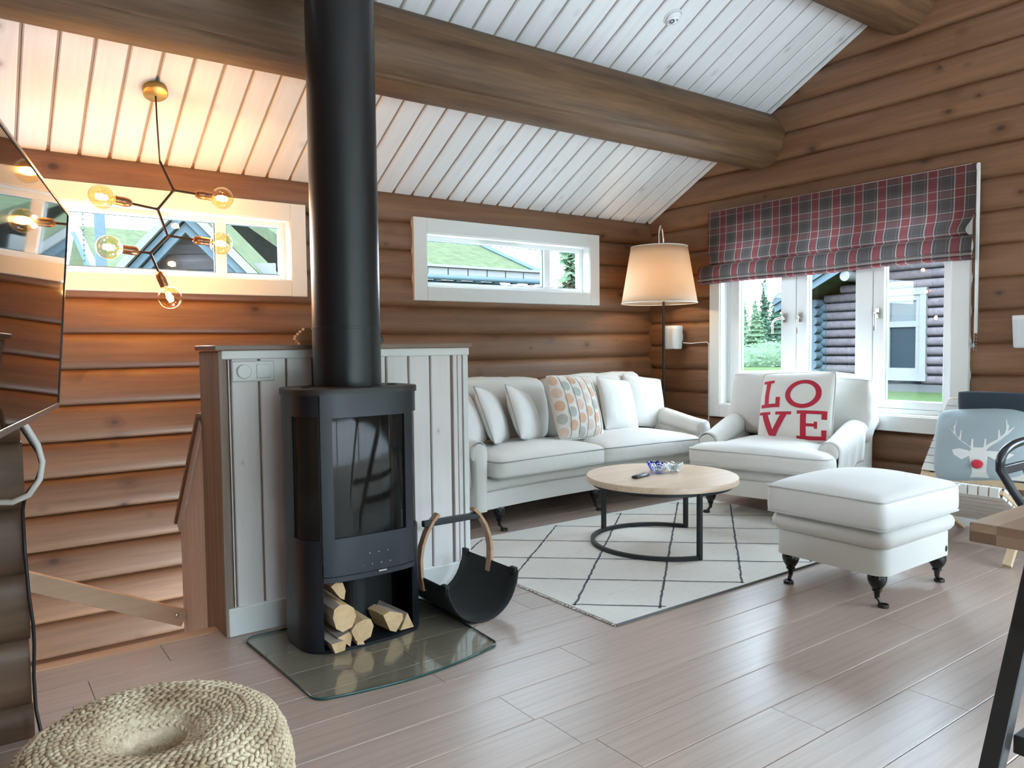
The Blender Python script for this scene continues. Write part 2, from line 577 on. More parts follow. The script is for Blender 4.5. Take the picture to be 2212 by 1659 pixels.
    def obj(self, name, mat, parent=None, smooth=False, bevel=0.0, seg=2, weld=False, solid=0.0, sub=0, auto=None):
        me = bpy.data.meshes.new(name)
        me.from_pydata([tuple(p) for p in self.v], [], self.f)
        mats = mat if isinstance(mat, (list, tuple)) else [mat]
        for m_ in mats:
            me.materials.append(m_)
        if len(mats) > 1:
            me.polygons.foreach_set('material_index', self.fm)
        me.validate()
        bm = bmesh.new()
        bm.from_mesh(me)
        if weld:
            bmesh.ops.remove_doubles(bm, verts=bm.verts, dist=1e-5)
        if not solid:
            bmesh.ops.recalc_face_normals(bm, faces=bm.faces)
        bm.to_mesh(me)
        bm.free()
        if smooth:
            me.polygons.foreach_set('use_smooth', [True] * len(me.polygons))
            if auto:
                me.set_sharp_from_angle(angle=R(auto))
        o = bpy.data.objects.new(name, me)
        COL.objects.link(o)
        if parent is not None:
            o.parent = parent
        if solid:
            md = o.modifiers.new('solid', 'SOLIDIFY')
            md.thickness = solid
            md.offset = -1
        if bevel:
            md = o.modifiers.new('bevel', 'BEVEL')
            md.width = bevel
            md.segments = seg
            md.limit_method = 'ANGLE'
            md.angle_limit = R(40)
            if not smooth:
                me.polygons.foreach_set('use_smooth', [True] * len(me.polygons))
                me.set_sharp_from_angle(angle=R(35))
        if sub:
            md = o.modifiers.new('sub', 'SUBSURF')
            md.levels = md.render_levels = sub
        return o


def thing(name, label, cat, loc=(0, 0, 0), rot=(0, 0, 0), group=None):
    o = bpy.data.objects.new(name, None)
    o.empty_display_size = .1
    COL.objects.link(o)
    o.location, o.rotation_euler = loc, rot
    return tag(o, label, cat, group)


def tag(o, label, cat, group=None):
    o['label'] = label
    o['category'] = cat
    if group:
        o['group'] = group
    return o


def struct(name, loc=(0, 0, 0)):
    o = bpy.data.objects.new(name, None)
    o.empty_display_size = .1
    COL.objects.link(o)
    o.location = loc
    o['kind'] = 'structure'
    return o


def dup_tree(o, parent=None):
    c = o.copy()
    COL.objects.link(c)
    if parent is not None:
        c.parent = parent
    for ch in list(o.children):
        dup_tree(ch, c)
    return c


def rrect(w, d, r, n=6, k=10):
    """closed rounded rectangle outline, k extra points per side, counter-clockwise"""
    pts = []
    hw, hd = w / 2, d / 2
    cs = [((hw - r, -hd + r), -90), ((hw - r, hd - r), 0), ((-hw + r, hd - r), 90), ((-hw + r, -hd + r), 180)]
    for i, ((cx, cyy), a0) in enumerate(cs):
        for j in range(n + 1):
            a = R(a0 + 90 * j / n)
            pts.append((cx + r * cos(a), cyy + r * sin(a)))
        (nx, ny), na = cs[(i + 1) % 4]
        p0 = pts[-1]
        p1 = (nx + r * cos(R(na)), ny + r * sin(R(na)))
        for j in range(1, k):
            t = j / k
            pts.append((p0[0] + (p1[0] - p0[0]) * t, p0[1] + (p1[1] - p0[1]) * t))
    return pts


def lerp(a, b, t):
    return a + (b - a) * t


def smooth01(t):
    t = max(0, min(1, t))
    return t * t * (3 - 2 * t)


def arc(c, r, a0, a1, n):
    return [(c[0] + r * cos(R(a0 + (a1 - a0) * i / n)), c[1] + r * sin(R(a0 + (a1 - a0) * i / n))) for i in range(n + 1)]


# ------------------------------------------------------------------ setting: shell constants
XW, YW = 5.26, 5.0             # inner faces of the right gable wall and the back wall
SLOPE = .527
Z_EAVE = 2.348
Y_RIDGE = 1.5


def zceil(y):
    return Z_EAVE + SLOPE * (YW - y) if y >= Y_RIDGE else Z_EAVE + SLOPE * (YW - Y_RIDGE) - SLOPE * (Y_RIDGE - y)


PITCH = .2065


def log_profile(z0, z1, zlo, zhi):
    """convex log face: list of (depth, z) from bottom to top, clipped to zlo..zhi"""
    h = (z1 - z0) / 2
    zc = (z0 + z1) / 2
    base = [(-1, .034), (-.93, .024), (-.82, .012), (-.64, .0035), (-.4, .0), (0, .0), (.4, .0), (.64, .0035), (.82, .012),
            (.93, .024), (1, .034)]
    pts = [(d, zc + t * h) for t, d in base]

    def at(z):
        for (d0, a), (d1, b) in zip(pts, pts[1:]):
            if a <= z <= b:
                return lerp(d0, d1, (z - a) / (b - a) if b > a else 0)
        return .034
    lo, hi = max(z0, zlo), min(z1, zhi)
    out = [(at(lo), lo)] + [(d, z) for d, z in pts if lo < z < hi] + [(at(hi), hi)]
    return out


def make_log(parent, loc, rotz, segs, z0, z1, mat, thick=.15, name='wall_log'):
    """segs: (x0, x1, zlo, zhi) along local x; z0,z1 world heights; room side is local -y"""
    mb = MB()
    x0 = min(s[0] for s in segs)
    x1 = max(s[1] for s in segs)
    xc = (x0 + x1) / 2
    zc = (z0 + z1) / 2
    for (a, b, lo, hi) in segs:
        lo, hi = max(lo, z0), min(hi, z1)
        if hi - lo < .002 or b - a < .002:
            continue
        prof = log_profile(z0, z1, lo, hi)
        poly = prof + [(thick, hi), (thick, lo)]
        mb.prism(poly, lambda d, z, a=a: (a - xc, d, z - zc), lambda d, z, b=b: (b - xc, d, z - zc))
    if not mb.v:
        return None
    o = mb.obj(name, mat, parent, smooth=True, auto=30)
    c, s = cos(rotz), sin(rotz)
    o.location = (loc[0] + c * xc, loc[1] + s * xc, loc[2] + zc)
    o.rotation_euler = (0, 0, rotz)
    return o


# ------------------------------------------------------------------ back wall
BIG = 99
wall_back = struct('wall_back')
W1 = (.165, 1.822)             # openings in the back wall (x range)
W2 = (2.854, 4.492)
WZ = (1.652, 2.060)
k = -18
while 1.094 + PITCH * k < 2.40:
    z0 = 1.094 + PITCH * k
    z1 = z0 + PITCH
    top = min(z1, 2.42)
    L, Rr = -2.05, XW + .1
    if z1 > WZ[0] and z0 < WZ[1]:
        segs = [(L, W1[0], -BIG, BIG), (W1[1], W2[0], -BIG, BIG), (W2[1], Rr, -BIG, BIG)]
        for w in (W1, W2):
            segs += [(w[0], w[1], -BIG, WZ[0]), (w[0], w[1], WZ[1], BIG)]
    else:
        segs = [(L, Rr, -BIG, BIG)]
    make_log(wall_back, (0, YW, 0), 0, segs, z0, z1, M['log'], .16)
    k += 1

# ------------------------------------------------------------------ right gable wall (local x = world -y)
wall_right = struct('wall_right')
W3Y, W3Z = (2.312, 4.182), (.684, 2.20)
W4Y, W4Z = (-1.15, .25), (.55, 2.05)      # second window of this wall, beyond the frame
k = -6
while 1.187 + .207 * k < 4.25:
    z0 = 1.187 + .207 * k
    z1 = z0 + .207
    if z0 < Z_EAVE:
        ya, yb = -2.05, YW + .12
    else:
        ya, yb = 2 * Y_RIDGE - (YW - (z0 - Z_EAVE) / SLOPE) - .1, YW - (z0 - Z_EAVE) / SLOPE + .1
    cuts = [(W3Y, W3Z), (W4Y, W4Z)]
    segs, y = [], ya
    for (w, wz) in sorted(cuts):
        if z1 > wz[0] and z0 < wz[1]:
            segs += [(y, w[0], -BIG, BIG), (w[0], w[1], -BIG, wz[0]), (w[0], w[1], wz[1], BIG)]
            y = w[1]
    segs.append((y, yb, -BIG, BIG))
    segs = [(-b, -a, lo, hi) for a, b, lo, hi in segs if b > a]
    make_log(wall_right, (XW, 0, 0), R(-90), segs, z0, z1, M['log'], .16)
    k += 1

# ------------------------------------------------------------------ other walls (behind and beside the camera)
wall_left = struct('wall_left')
MB().box(-2.15, -2.0, -2.1, 5.1, -2.7, 2.5).obj('wall_lining', M['log'], wall_left)
g = MB()
g.prism([(-2.1, 2.4), (5.1, 2.4), (1.5, 4.35)], lambda y, z: (-2.15, y, z), lambda y, z: (-2.0, y, z))
g.obj('gable_lining', M['log'], wall_left)
wall_front = struct('wall_front')
mb = MB()
mb.box(-2.15, .0, -2.15, -2.0, -.3, 2.5)
mb.box(4.85, 5.4, -2.15, -2.0, -.3, 2.5)
mb.box(0, 4.85, -2.15, -2.0, 2.22, 2.5)
mb.obj('wall_lining', M['log'], wall_front)
for a in (.0, 1.6, 3.2, 4.80):
    MB().box(a, a + .05, -2.12, -2.03, .0, 2.22).obj('door_post', M['white'], wall_front)

# ------------------------------------------------------------------ ceiling: boards on the north slope, a plain lining on the south one
ceiling = struct('ceiling')
ang = math.atan(SLOPE)
cA, sA = cos(ang), sin(ang)
slope_len = (YW + .06 - Y_RIDGE) / cA
bp = .1545
gap = .015
mb = MB()
w2 = bp / 2 - gap / 2
ch = .006
sec = [(-w2 + ch, 0), (w2 - ch, 0), (w2, ch), (w2, .02), (-w2, .02), (-w2, ch)]
mb.prism(sec, lambda x, z: (x, 0, z), lambda x, z: (x, slope_len, z))
board0 = mb.obj('ceiling_board', M['ceil'], ceiling)
xb = XW - .02 - bp / 2
first = True
while xb > -2.0:
    o = board0 if first else board0.copy()
    if not first:
        COL.objects.link(o)
        o.parent = ceiling
    first = False
    mm = Matrix(((-1, 0, 0), (0, -cA, sA), (0, sA, cA))).transposed()
    m4 = Matrix(((-1, 0, 0), (0, -cA, sA), (0, sA, cA)))
    # columns: local x -> (-1,0,0), local y -> (0,-c,s), local z -> (0,s,c)
    m4 = Matrix(((-1, 0, 0, 0), (0, -cA, sA, 0), (0, sA, cA, 0), (0, 0, 0, 1)))
    m4.translation = Vector((xb, YW + .06, zceil(YW + .06)))
    o.matrix_local = m4
    xb -= bp
mb = MB()
yn, ys = YW + .3, -2.3
mb.prism([(yn, zceil(yn)), (Y_RIDGE, zceil(Y_RIDGE)), (Y_RIDGE, zceil(Y_RIDGE) + .28), (yn, zceil(yn) + .28)],
         lambda y, z: (-2.2, y, z + .016), lambda y, z: (5.55, y, z + .016))
mb.obj('roof_lining', M['ceil_gap'], ceiling)
mb = MB()
mb.prism([(ys, zceil(ys)), (Y_RIDGE, zceil(Y_RIDGE)), (Y_RIDGE, zceil(Y_RIDGE) + .28), (ys, zceil(ys) + .28)],
         lambda y, z: (-2.2, y, z), lambda y, z: (5.55, y, z))
mb.obj('south_lining', M['ceil'], ceiling)
# edge moulding where the boards meet the gable wall
MB().bar((XW - .012, YW, zceil(YW) - .012), (XW - .012, Y_RIDGE, zceil(Y_RIDGE) - .012), .024, .024).obj(
    'edge_moulding', M['ceil'], ceiling)


def round_beam(name, y, z, r, x0, x1, taper=.0, seed=0):
    mb = MB()
    n, m = 40, 60

    def fn(u, v):
        a = 2 * pi * u
        x = lerp(x0, x1, v)
        rr = r * (1 + taper * (1 - v))
        rr *= 1 + .018 * noise.noise(Vector((x * .9, cos(a) * 1.3 + seed, sin(a) * 1.3))) + .006 * noise.noise(
            Vector((x * 4, cos(a) * 6, sin(a) * 6 + seed)))
        rr -= .012 * max(0, 1 - abs(((a - 3.9 - .15 * sin(x * .8)) + pi) % (2 * pi) - pi) / .035) * (1 if x < 4.7 else 0)
        return (x, y + rr * cos(a), z + rr * sin(a))
    mb.grid(fn, n * 4, m, cu=True)
    o = mb.obj(name, M['beam'], None, smooth=True)
    o['kind'] = 'structure'
    return o


round_beam('ceiling_beam', 3.80, 2.815, .218, -2.0, XW + .05, .09, 1.0)
round_beam('ceiling_beam', 2.66, 3.505, .218, -2.0, XW + .05, .05, 5.0)

# ------------------------------------------------------------------ floor: planks 0.2035 wide along x
floor = struct('floor')
mb = MB()
mb.box(-2.0, 5.3, -2.1, 3.33, -.12, -.014)
mb.box(2.06, 5.3, 3.34, 5.05, -.12, -.014)
mb.obj('subfloor', M['subfloor'], floor)
rng = random.Random(3)
PW = .2035
fixed = {8: [1.477], 6: [2.121], 10: [1.888], 14: [.335, 2.6], 4: [.55, 2.9]}   # joints seen in the photo


def lay_row(xa, joints, y0, y1):
    xs = [xa] + [j for j in joints if xa + .1 < j < XW - .1] + [XW - .01]
    for a, b in zip(xs, xs[1:]):
        m2 = MB()
        e = .0011
        c_ = .0022
        xc = (a + b) / 2
        yc = (y0 + y1) / 2
        sec = [(y0 + e, -.012), (y1 - e, -.012), (y1 - e, -c_), (y1 - e - c_, 0), (y0 + e + c_, 0), (y0 + e, -c_)]
        m2.prism(sec, lambda y, z: (a + e - xc, y - yc, z), lambda y, z: (b - e - xc, y - yc, z))
        o = m2.obj('floor_plank', M['floor'], floor)
        o.location = (xc, yc, 0)


for row in range(-10, 24):
    y0 = 1.0752 + PW * (row - 5)
    y1 = min(y0 + PW, YW - .01)
    if y1 - y0 < .03 or y0 < -2.05:
        continue
    seen = fixed.get(row)
    j = seen[0] - 1.95 if seen else -1.98 + rng.uniform(.5, 2.0)
    while j < -1.7:
        j += 1.95
    joints = [] if seen is None else list(seen)
    while j < XW - .3:
        if all(abs(j - q) > .5 for q in joints):
            joints.append(j)
        j += rng.uniform(1.6, 2.1) if seen is None else 1.95
    joints.sort()
    if y1 < 3.345:
        lay_row(-1.98, joints, y0, y1)
    else:
        lay_row(2.075, joints, y0, y1)
# orange-brown nosing along the stairwell edge
MB().box(-2.0, .9, 3.314, 3.385, -.10, .003).obj('stair_nosing', M['nose'], floor, bevel=.006)
MB().box(-2.0, .9, 3.37, 3.385, -.40, -.10).obj('stair_riser', M['panel'], floor)
lower = struct('floor_lower')
MB().box(-2.1, 2.2, 3.0, 5.1, -2.75, -2.65).obj('floor_slab', M['subfloor'], lower)
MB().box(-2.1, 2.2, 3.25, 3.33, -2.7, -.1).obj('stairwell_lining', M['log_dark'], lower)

# baseboard along the right wall
bb = MB().box(XW - .02, XW + .01, -1.9, YW, 0, .10).obj('baseboard_right', M['white'], None, bevel=.004)
bb['kind'] = 'structure'
bb = MB().box(2.1, XW, YW - .02, YW + .01, 0, .10).obj('baseboard_back', M['white'], None, bevel=.004)
bb['kind'] = 'structure'


# ------------------------------------------------------------------ windows
def frame_boards(parent, name, mat, fn, x0, x1, z0, z1, wl, wr, wb, wt, d0, d1, bevel=.004):
    """four boards of a rectangular frame; fn maps (along, depth, z) to the wall"""
    def bx(a0, a1, c0, c1):
        mb = MB()
        v = [fn(a, d, z) for z in (c0, c1) for d in (d0, d1) for a in (a0, a1)]
        mb.add(v, [(0, 2, 3, 1), (4, 5, 7, 6), (0, 1, 5, 4), (2, 6, 7, 3), (0, 4, 6, 2), (1, 3, 7, 5)])
        return mb.obj(name, mat, parent, bevel=bevel)
    out = [bx(x0, x0 + wl, z0, z1), bx(x1 - wr, x1, z0, z1)]
    out.append(bx(x0 + wl, x1 - wr, z0, z0 + wb))
    out.append(bx(x0 + wl, x1 - wr, z1 - wt, z1))
    return out


def bxf(fn, a0, a1, d0, d1, c0, c1, mb=None):
    mb = mb or MB()
    v = [fn(a, d, z) for z in (c0, c1) for d in (d0, d1) for a in (a0, a1)]
    return mb.add(v, [(0, 2, 3, 1), (4, 5, 7, 6), (0, 1, 5, 4), (2, 6, 7, 3), (0, 4, 6, 2), (1, 3, 7, 5)])


def pane(parent, fn, a0, a1, c0, c1, d):
    MB().add([fn(a0, d, c0), fn(a1, d, c0), fn(a1, d, c1), fn(a0, d, c1)], [(0, 1, 2, 3)]).obj('glass_pane', M['pane'], parent)
    frame_boards(parent, 'glass_seal', M['seal'], fn, a0 - .004, a1 + .004, c0 - .004, c1 + .004, .007, .007, .007, .007,
                 d - .008, d + .006, 0)


def strip_window(name, w, o0, o1):
    """long low window: casing, deep lining, frame with a fixed wide light and a narrow one on the right"""
    st = struct(name)
    fn = lambda a, d, z: (a, YW + d, z)
    frame_boards(st, 'casing_board', M['white'], fn, o0, o1, 1.551, 2.167, w[0] - o0 + .004, o1 - w[1] + .004, .105, .108, -.026, .02)
    frame_boards(st, 'lining_board', M['white'], fn, w[0] - .003, w[1] + .003, WZ[0] - .003, WZ[1] + .003, .012, .012, .012, .012,
                 -.018, .085, .002)
    frame_boards(st, 'window_frame', M['white_lac'], fn, w[0], w[1], WZ[0], WZ[1], .045, .045, .045, .045, .075, .13)
    m0 = w[0] + (4.05 - W2[0])
    m1 = m0 + .065
    bxf(fn, m0, m1, .07, .13, WZ[0] + .045, WZ[1] - .045).obj('mullion', M['white_lac'], st, bevel=.003)
    # a thin latch rail under the head of the wide light
    bxf(fn, w[0] + .52, w[0] + .93, .055, .078, WZ[1] - .045, WZ[1] - .030).obj('vent_rail', M['white_lac'], st, bevel=.004)
    pane(st, fn, w[0] + .05, m0 - .005, WZ[0] + .05, WZ[1] - .045, .10)
    pane(st, fn, m1 + .005, w[1] - .035, WZ[0] + .05, WZ[1] - .045, .10)
    return st


strip_window('window_1', W1, .058, 1.924)
strip_window('window_2', W2, 2.744, 4.597)

win3 = struct('window_3')
fn3 = lambda a, d, z: (XW + d, a, z)
frame_boards(win3, 'casing_board', M['white'], fn3, 2.205, 4.284, .579, 2.325, .110, .105, .108, .12, -.027, .02)
frame_boards(win3, 'lining_board', M['white'], fn3, W3Y[0] - .003, W3Y[1] + .003, W3Z[0] - .003, W3Z[1] + .003, .014, .014, .014, .014,
             -.018, .07, .002)
frame_boards(win3, 'window_frame', M['white_lac'], fn3, W3Y[0], W3Y[1], W3Z[0], W3Z[1], .035, .04, .045, .045, .07, .15)
for (a0, a1, g0, g1) in ((3.512, 4.14, 3.644, 4.047), (2.893, 3.506, 3.021, 3.414), (2.345, 2.887, 2.404, 2.808)):
    # casement sash: its four rails, then the pane
    frame_boards(win3, 'sash_rail', M['white_lac'], fn3, a0, a1, .732, 2.155, g0 - a0, a1 - g1, .053, .06, .068, .135)
    pane(win3, fn3, g0, g1, .785, 2.095, .105)
for (yh, zh, opened) in ((3.60, 1.40, True), (3.462, 1.40, False), (2.848, 1.405, False)):
    h = MB()
    h.box(XW + .05, XW + .07, yh - .013, yh + .013, zh - .035, zh + .035)
    h.tube([(XW + .055, yh, zh), (XW + .02, yh, zh + .002)], .009, 10)
    if opened:
        h.tube([(XW + .022, yh, zh), (XW + .008, yh + .05, zh - .008), (XW + .002, yh + .072, zh - .03), (XW + .002, yh + .075, zh - .125)],
               [.008, .0085, .0085, .0075], 10)
    else:
        h.tube([(XW + .022, yh, zh), (XW + .015, yh, zh - .03), (XW + .015, yh, zh - .125)], [.009, .0095, .0075], 10)
    h.obj('window_handle', M['chrome'], win3, smooth=True, auto=40)

win4 = struct('window_4')
frame_boards(win4, 'casing_board', M['white'], fn3, W4Y[0] - .1, W4Y[1] + .1, W4Z[0] - .1, W4Z[1] + .1, .105, .105, .105, .105, -.027, .02)
frame_boards(win4, 'window_frame', M['white_lac'], fn3, W4Y[0], W4Y[1], W4Z[0], W4Z[1], .06, .06, .06, .06, .05, .15)
pane(win4, fn3, W4Y[0] + .06, W4Y[1] - .06, W4Z[0] + .06, W4Z[1] - .06, .105)

# ------------------------------------------------------------------ the low panelled wall beside the stairs
kw = struct('wall_stair')
KX0, KX1, KY = .857, 2.07, 3.22
MB().box(KX0 + .03, KX1 - .01, KY + .012, KY + .285, 0, 1.19).obj('wall_core', M['panel_gap'], kw)
xs = [.893] + [.899 + .1195 * i for i in range(0, 10)] + [1.998]
xs = sorted(set(round(x, 4) for x in xs))
xs = [.892, .905] + [.905 + .1187 * i for i in range(1, 10)]
for a, b in zip(xs, xs[1:]):
    m2 = MB()
    xc = (a + b) / 2
    q = .0045
    m2.prism([(a + q, .012), (b - q, .012), (b - q, .004), (b - q - .004, 0), (a + q + .004, 0), (a + q, .004)],
             lambda x, y: (x - xc, y, -.53), lambda x, y: (x - xc, y, .53))
    o = m2.obj('panel_board', M['panel'], kw)
    o.location = (xc, KY, .12 + .53)
for a, b in ((1.985, 2.008), (2.012, 2.036), (2.040, KX1)):
    o = MB().box(-(b - a) / 2, (b - a) / 2, -.006 if a > 2.03 else 0, .16, -.585, .585).obj('corner_strip', M['panel'] if a < 2.03 else M['white'],
                                                                                           kw, bevel=.003)
    o.location = ((a + b) / 2, KY, .59)
MB().box(.868, KX1 + .004, KY - .012, KY + .01, 1.160, 1.197).obj('top_moulding', M['white'], kw, bevel=.004)
MB().box(.866, 2.04, KY - .014, KY + .01, 0, .12).obj('baseboard', M['white'], kw, bevel=.005)
o = MB().box(-.017, .017, -.150, .150, -.78, .595).obj('end_post', M['post'], kw, bevel=.004)
o.location = (KX0 + .015, KY + .143, .6)
o = MB().box(-.623, .623, -.165, .165, -.0105, .0105).obj('cap_board', M['cap'], kw, bevel=.003)
o.location = ((.842 + 2.088) / 2, KY + .146, 1.2085)
MB().box(KX1 - .11, KX1, KY + .285, YW, -.3, 1.19).obj('return_wall', M['panel'], kw)

# sloping guard wall that follows the stairs down
gd = struct('wall_guard')
GX = .862
ys_ = [3.51, 3.59, 3.675, 3.76, 3.84, 3.925, 4.005]


def gtop(y):
    return .949 - (y - 3.483) * (.949 - .337) / (4.022 - 3.483)


for a, b in zip(ys_, ys_[1:]):
    m2 = MB()
    q = .0018
    m2.prism([(a + q, -.9), (b - q, -.9), (b - q, gtop(b)), (a + q, gtop(a))], lambda y, z: (GX, y, z), lambda y, z: (GX + .015, y, z))
    m2.obj('guard_board', M['panel'], gd)
MB().box(GX + .012, GX + .09, 3.51, 4.003, -.9, .2).obj('guard_core', M['panel_gap'], gd)
MB().bar((GX + .03, 3.52, gtop(3.52) + .008), (GX + .03, 4.03, gtop(4.03) + .008), .11, .02).obj('guard_cap', M['cap'], gd, bevel=.003)
MB().bar((GX - .006, 3.52, gtop(3.52) - .03), (GX - .006, 4.01, gtop(4.01) - .03), .014, .055).obj('guard_moulding', M['panel'], gd, bevel=.002)
tr = struct('trim_1')
A_, B_ = Vector((-1.2, 3.95, .238 + 1.399 * .481 - .045)), Vector((.852, 3.95, -.071 - .009 * .481 - .048))
MB().bar(A_, B_, .035, .082).obj('stair_rail_board', M['rail'], tr, bevel=.003)
MB().lathe([(0, 0), (.012, 0), (.012, .004), (.009, .007), (0, .008)], 16, (.815, 3.932, -.098),
           Matrix.Rotation(R(90), 4, 'X')).obj('screw', M['chrome'], tr, smooth=True)

# ------------------------------------------------------------------ log partition that carries the television
part = struct('wall_partition')
k = 0
while .2065 * k < 1.8:
    z0 = -.11 + .2065 * k
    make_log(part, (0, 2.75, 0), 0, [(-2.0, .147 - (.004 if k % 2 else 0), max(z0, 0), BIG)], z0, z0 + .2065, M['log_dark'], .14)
    k += 1

# unseen log wall added left of the stairs to keep daylight off the stairwell
side = struct('wall_stair_shade')
k = -13
while -.11 + .2065 * k < 3.4:
    z0 = -.11 + .2065 * k
    yb = YW - max(0, (z0 - Z_EAVE) / SLOPE)
    if yb > 3.0:
        make_log(side, (-.10, 0, 0), R(90), [(2.9, min(YW, yb + .1), -BIG, BIG)], z0, z0 + .2065, M['log'], .14)
    k += 1


# ------------------------------------------------------------------ soft furniture
def nz(p, s, seed=0.0):
    return noise.noise(Vector((p[0] * s + seed, p[1] * s - seed * .7, p[2] * s + seed * 1.3)))


def cushion(name, w, d, h, r, crown, mat, parent=None, seed=0.0, wr=.004, cuts=18, bulge=.0, tshape=None, crown_b=0.0):
    """soft box centred on x, y; bottom at z=0. tshape=(narrow_w, depth of the wide front)"""
    bm = bmesh.new()
    bmesh.ops.create_cube(bm, size=1.0)
    bmesh.ops.subdivide_edges(bm, edges=bm.edges[:], cuts=cuts, use_grid_fill=True)
    for v in bm.verts:
        p = Vector((v.co.x * w, v.co.y * d, v.co.z * h))
        q = Vector((max(-w / 2 + r, min(w / 2 - r, p.x)), max(-d / 2 + r, min(d / 2 - r, p.y)), max(-h / 2 + r, min(h / 2 - r, p.z))))
        e = p - q
        if e.length > 1e-6:
            m = max(abs(e.x), abs(e.y), abs(e.z))
            p = q + e.normalized() * m
        fx, fy = max(0, 1 - (2 * p.x / w) ** 2), max(0, 1 - (2 * p.y / d) ** 2)
        f = (fx * fy) ** .6
        if p.z > 0:
            p.z += crown * f * min(1, p.z / (h / 2 - r * .5))
        else:
            p.z -= crown_b * f * min(1, -p.z / (h / 2 - r * .5))
        fz = max(0, 1 - (2 * p.z / h) ** 2)
        if bulge:
            if abs(p.y) > d / 2 - r * 1.01:
                p.y += math.copysign(bulge * fz * fx ** .5, p.y)
            if abs(p.x) > w / 2 - r * 1.01:
                p.x += math.copysign(bulge * fz * fy ** .5, p.x)
        nn = p.normalized()
        p += nn * (wr * (nz(p, 5, seed) + .6 * nz(p, 12, seed + 3)))
        if tshape and p.y > -d / 2 + tshape[1]:
            t = smooth01((p.y + d / 2 - tshape[1]) / .05)
            p.x *= lerp(1, tshape[0] / w, t)
        p.z += h / 2
        v.co = p
    me = bpy.data.meshes.new(name)
    bm.to_mesh(me)
    bm.free()
    me.materials.append(mat)
    me.polygons.foreach_set('use_smooth', [True] * len(me.polygons))
    o = bpy.data.objects.new(name, me)
    COL.objects.link(o)
    if parent is not None:
        o.parent = parent
    return o


def piping_loop(parent, w, d, z, r, mat, off=.003, rad=.0045, front_only=False, tshape=None, sag=0.0):
    pts = []
    for x, y in rrect(w + 2 * off, d + 2 * off, r, 5, 10):
        if tshape and y > -d / 2 + tshape[1]:
            t = smooth01((y + d / 2 - tshape[1]) / .05)
            x *= lerp(1, tshape[0] / w, t)
        pts.append((x, y, z + sag * cos(x / w * pi) * (1 if y < 0 else .3)))
    MB().tube(pts, rad, 6, closed=True).obj('piping', mat, parent, smooth=True)


def turned_leg(parent, x, y, h, out=(0, -1), s=1.0):
    """black turned bulb leg; the metal caster cup with its ring is a sub-part"""
    lb = MB()
    prof = [(.0, .055), (.012, .055), (.013, .062), (.020, .066), (.021, .070), (.018, .074), (.024, .084), (.033, .100), (.0385, .118),
            (.039, .132), (.036, .146), (.0, h + .004)]
    lb.lathe([(r_ * s, z) for r_, z in prof], 20, (x, y, 0))
    leg = lb.obj('leg', M['legblack'], parent, smooth=True, auto=50)
    cb = MB()
    cb.lathe([(.0, .030), (.009, .030), (.0105, .036), (.014, .060), (.0155, .064), (.0155, .068), (.0, .068)], 16, (x, y, 0))
    ox, oy = out
    l_ = sqrt(ox * ox + oy * oy)
    ox, oy = ox / l_, oy / l_
    cb.bar((x, y, .040), (x + ox * .022, y + oy * .022, .016), .016, .010)
    cx, cyy = x + ox * .034, y + oy * .034
    cb.lathe([(.019, .002), (.024, .000), (.0245, .012), (.0235, .014), (.0185, .014)], 20, (cx, cyy, 0), closed=True)
    cb.lathe([(.0, .0), (.016, .0), (.016, .010), (.0, .010)], 12, (cx, cyy, 0))
    cb.obj('caster', M['caster'], leg, smooth=True, auto=40)


def scroll_arm(parent, side, xin, xout, yf, yb, zf, zb, zbot, cover):
    """sloping rolled arm. side=+1 right, -1 left; x measured outward from the middle (xin < xout)"""
    n = 18

    def sect(t, off=0.0, only_top=None):
        y = lerp(yf, yb, t)
        zt = zf + (zb - zf) * smooth01(t * .95) + .012 * sin(t * 5)
        rr = lerp(.062, .078, t) + off
        cx = (xin + xout) / 2 + .018 + .012 * t
        pts = []
        ri = .068
        cz = zt - rr
        pts.append((cx - rr + .004, zbot + .0))
        pts.append((cx - rr + .002, lerp(zbot, cz, .5)))
        pts += [(cx + rr * cos(R(a)), cz + rr * sin(R(a))) for a in range(180, -61, -20)]
        pts.append((cx + rr * .42, cz - rr * 1.25))
        pts.append((cx + rr * .40, lerp(zbot, cz, .35)))
        pts.append((cx + rr * .45, zbot))
        return [(side * x, y, z) for x, z in pts]
    rings = [sect(0.0, -.016)] + [sect(0.006)] + [sect(i / n) for i in range(1, n + 1)]
    rings[0] = [(x, y - .006, z) for x, y, z in rings[0]]
    mb = MB().loft(rings)
    a = mb.obj('arm', M['linen'], parent, smooth=True, auto=60)
    # loose linen cover laid over the arm, hanging down outside
    c0, c1 = cover
    m2 = MB()
    rr_ = []
    for i in range(13):
        t = lerp(c0, c1, i / 12)
        y = lerp(yf, yb, t)
        zt = zf + (zb - zf) * smooth01(t * .95) + .012 * sin(t * 5)
        rr = lerp(.062, .078, t) + .007
        cx = (xin + xout) / 2 + .018 + .012 * t
        cz = zt - .062 - .016 * t
        row = [(cx - rr + .003, cz - .05)]
        row += [(cx + rr * cos(R(aa)), cz + rr * sin(R(aa))) for aa in range(180, 9, -15)]
        wv = .006 * sin(t * 34) + .004 * sin(t * 71 + 1)
        for j in range(1, 7):
            row.append((cx + rr + wv * j / 4 - .004 * j, cz - .035 * j - (.012 * sin(t * 9) if j == 6 else 0)))
        rr_.append([(side * x, y, z) for x, z in row])
    nn = len(rr_[0])
    m2.add([p for r_ in rr_ for p in r_], [(i * nn + q, i * nn + q + 1, (i + 1) * nn + q + 1, (i + 1) * nn + q) for i in range(12) for q in range(nn - 1)])
    m2.obj('arm_cover', M['linen'], parent, smooth=True, solid=.005)
    return a


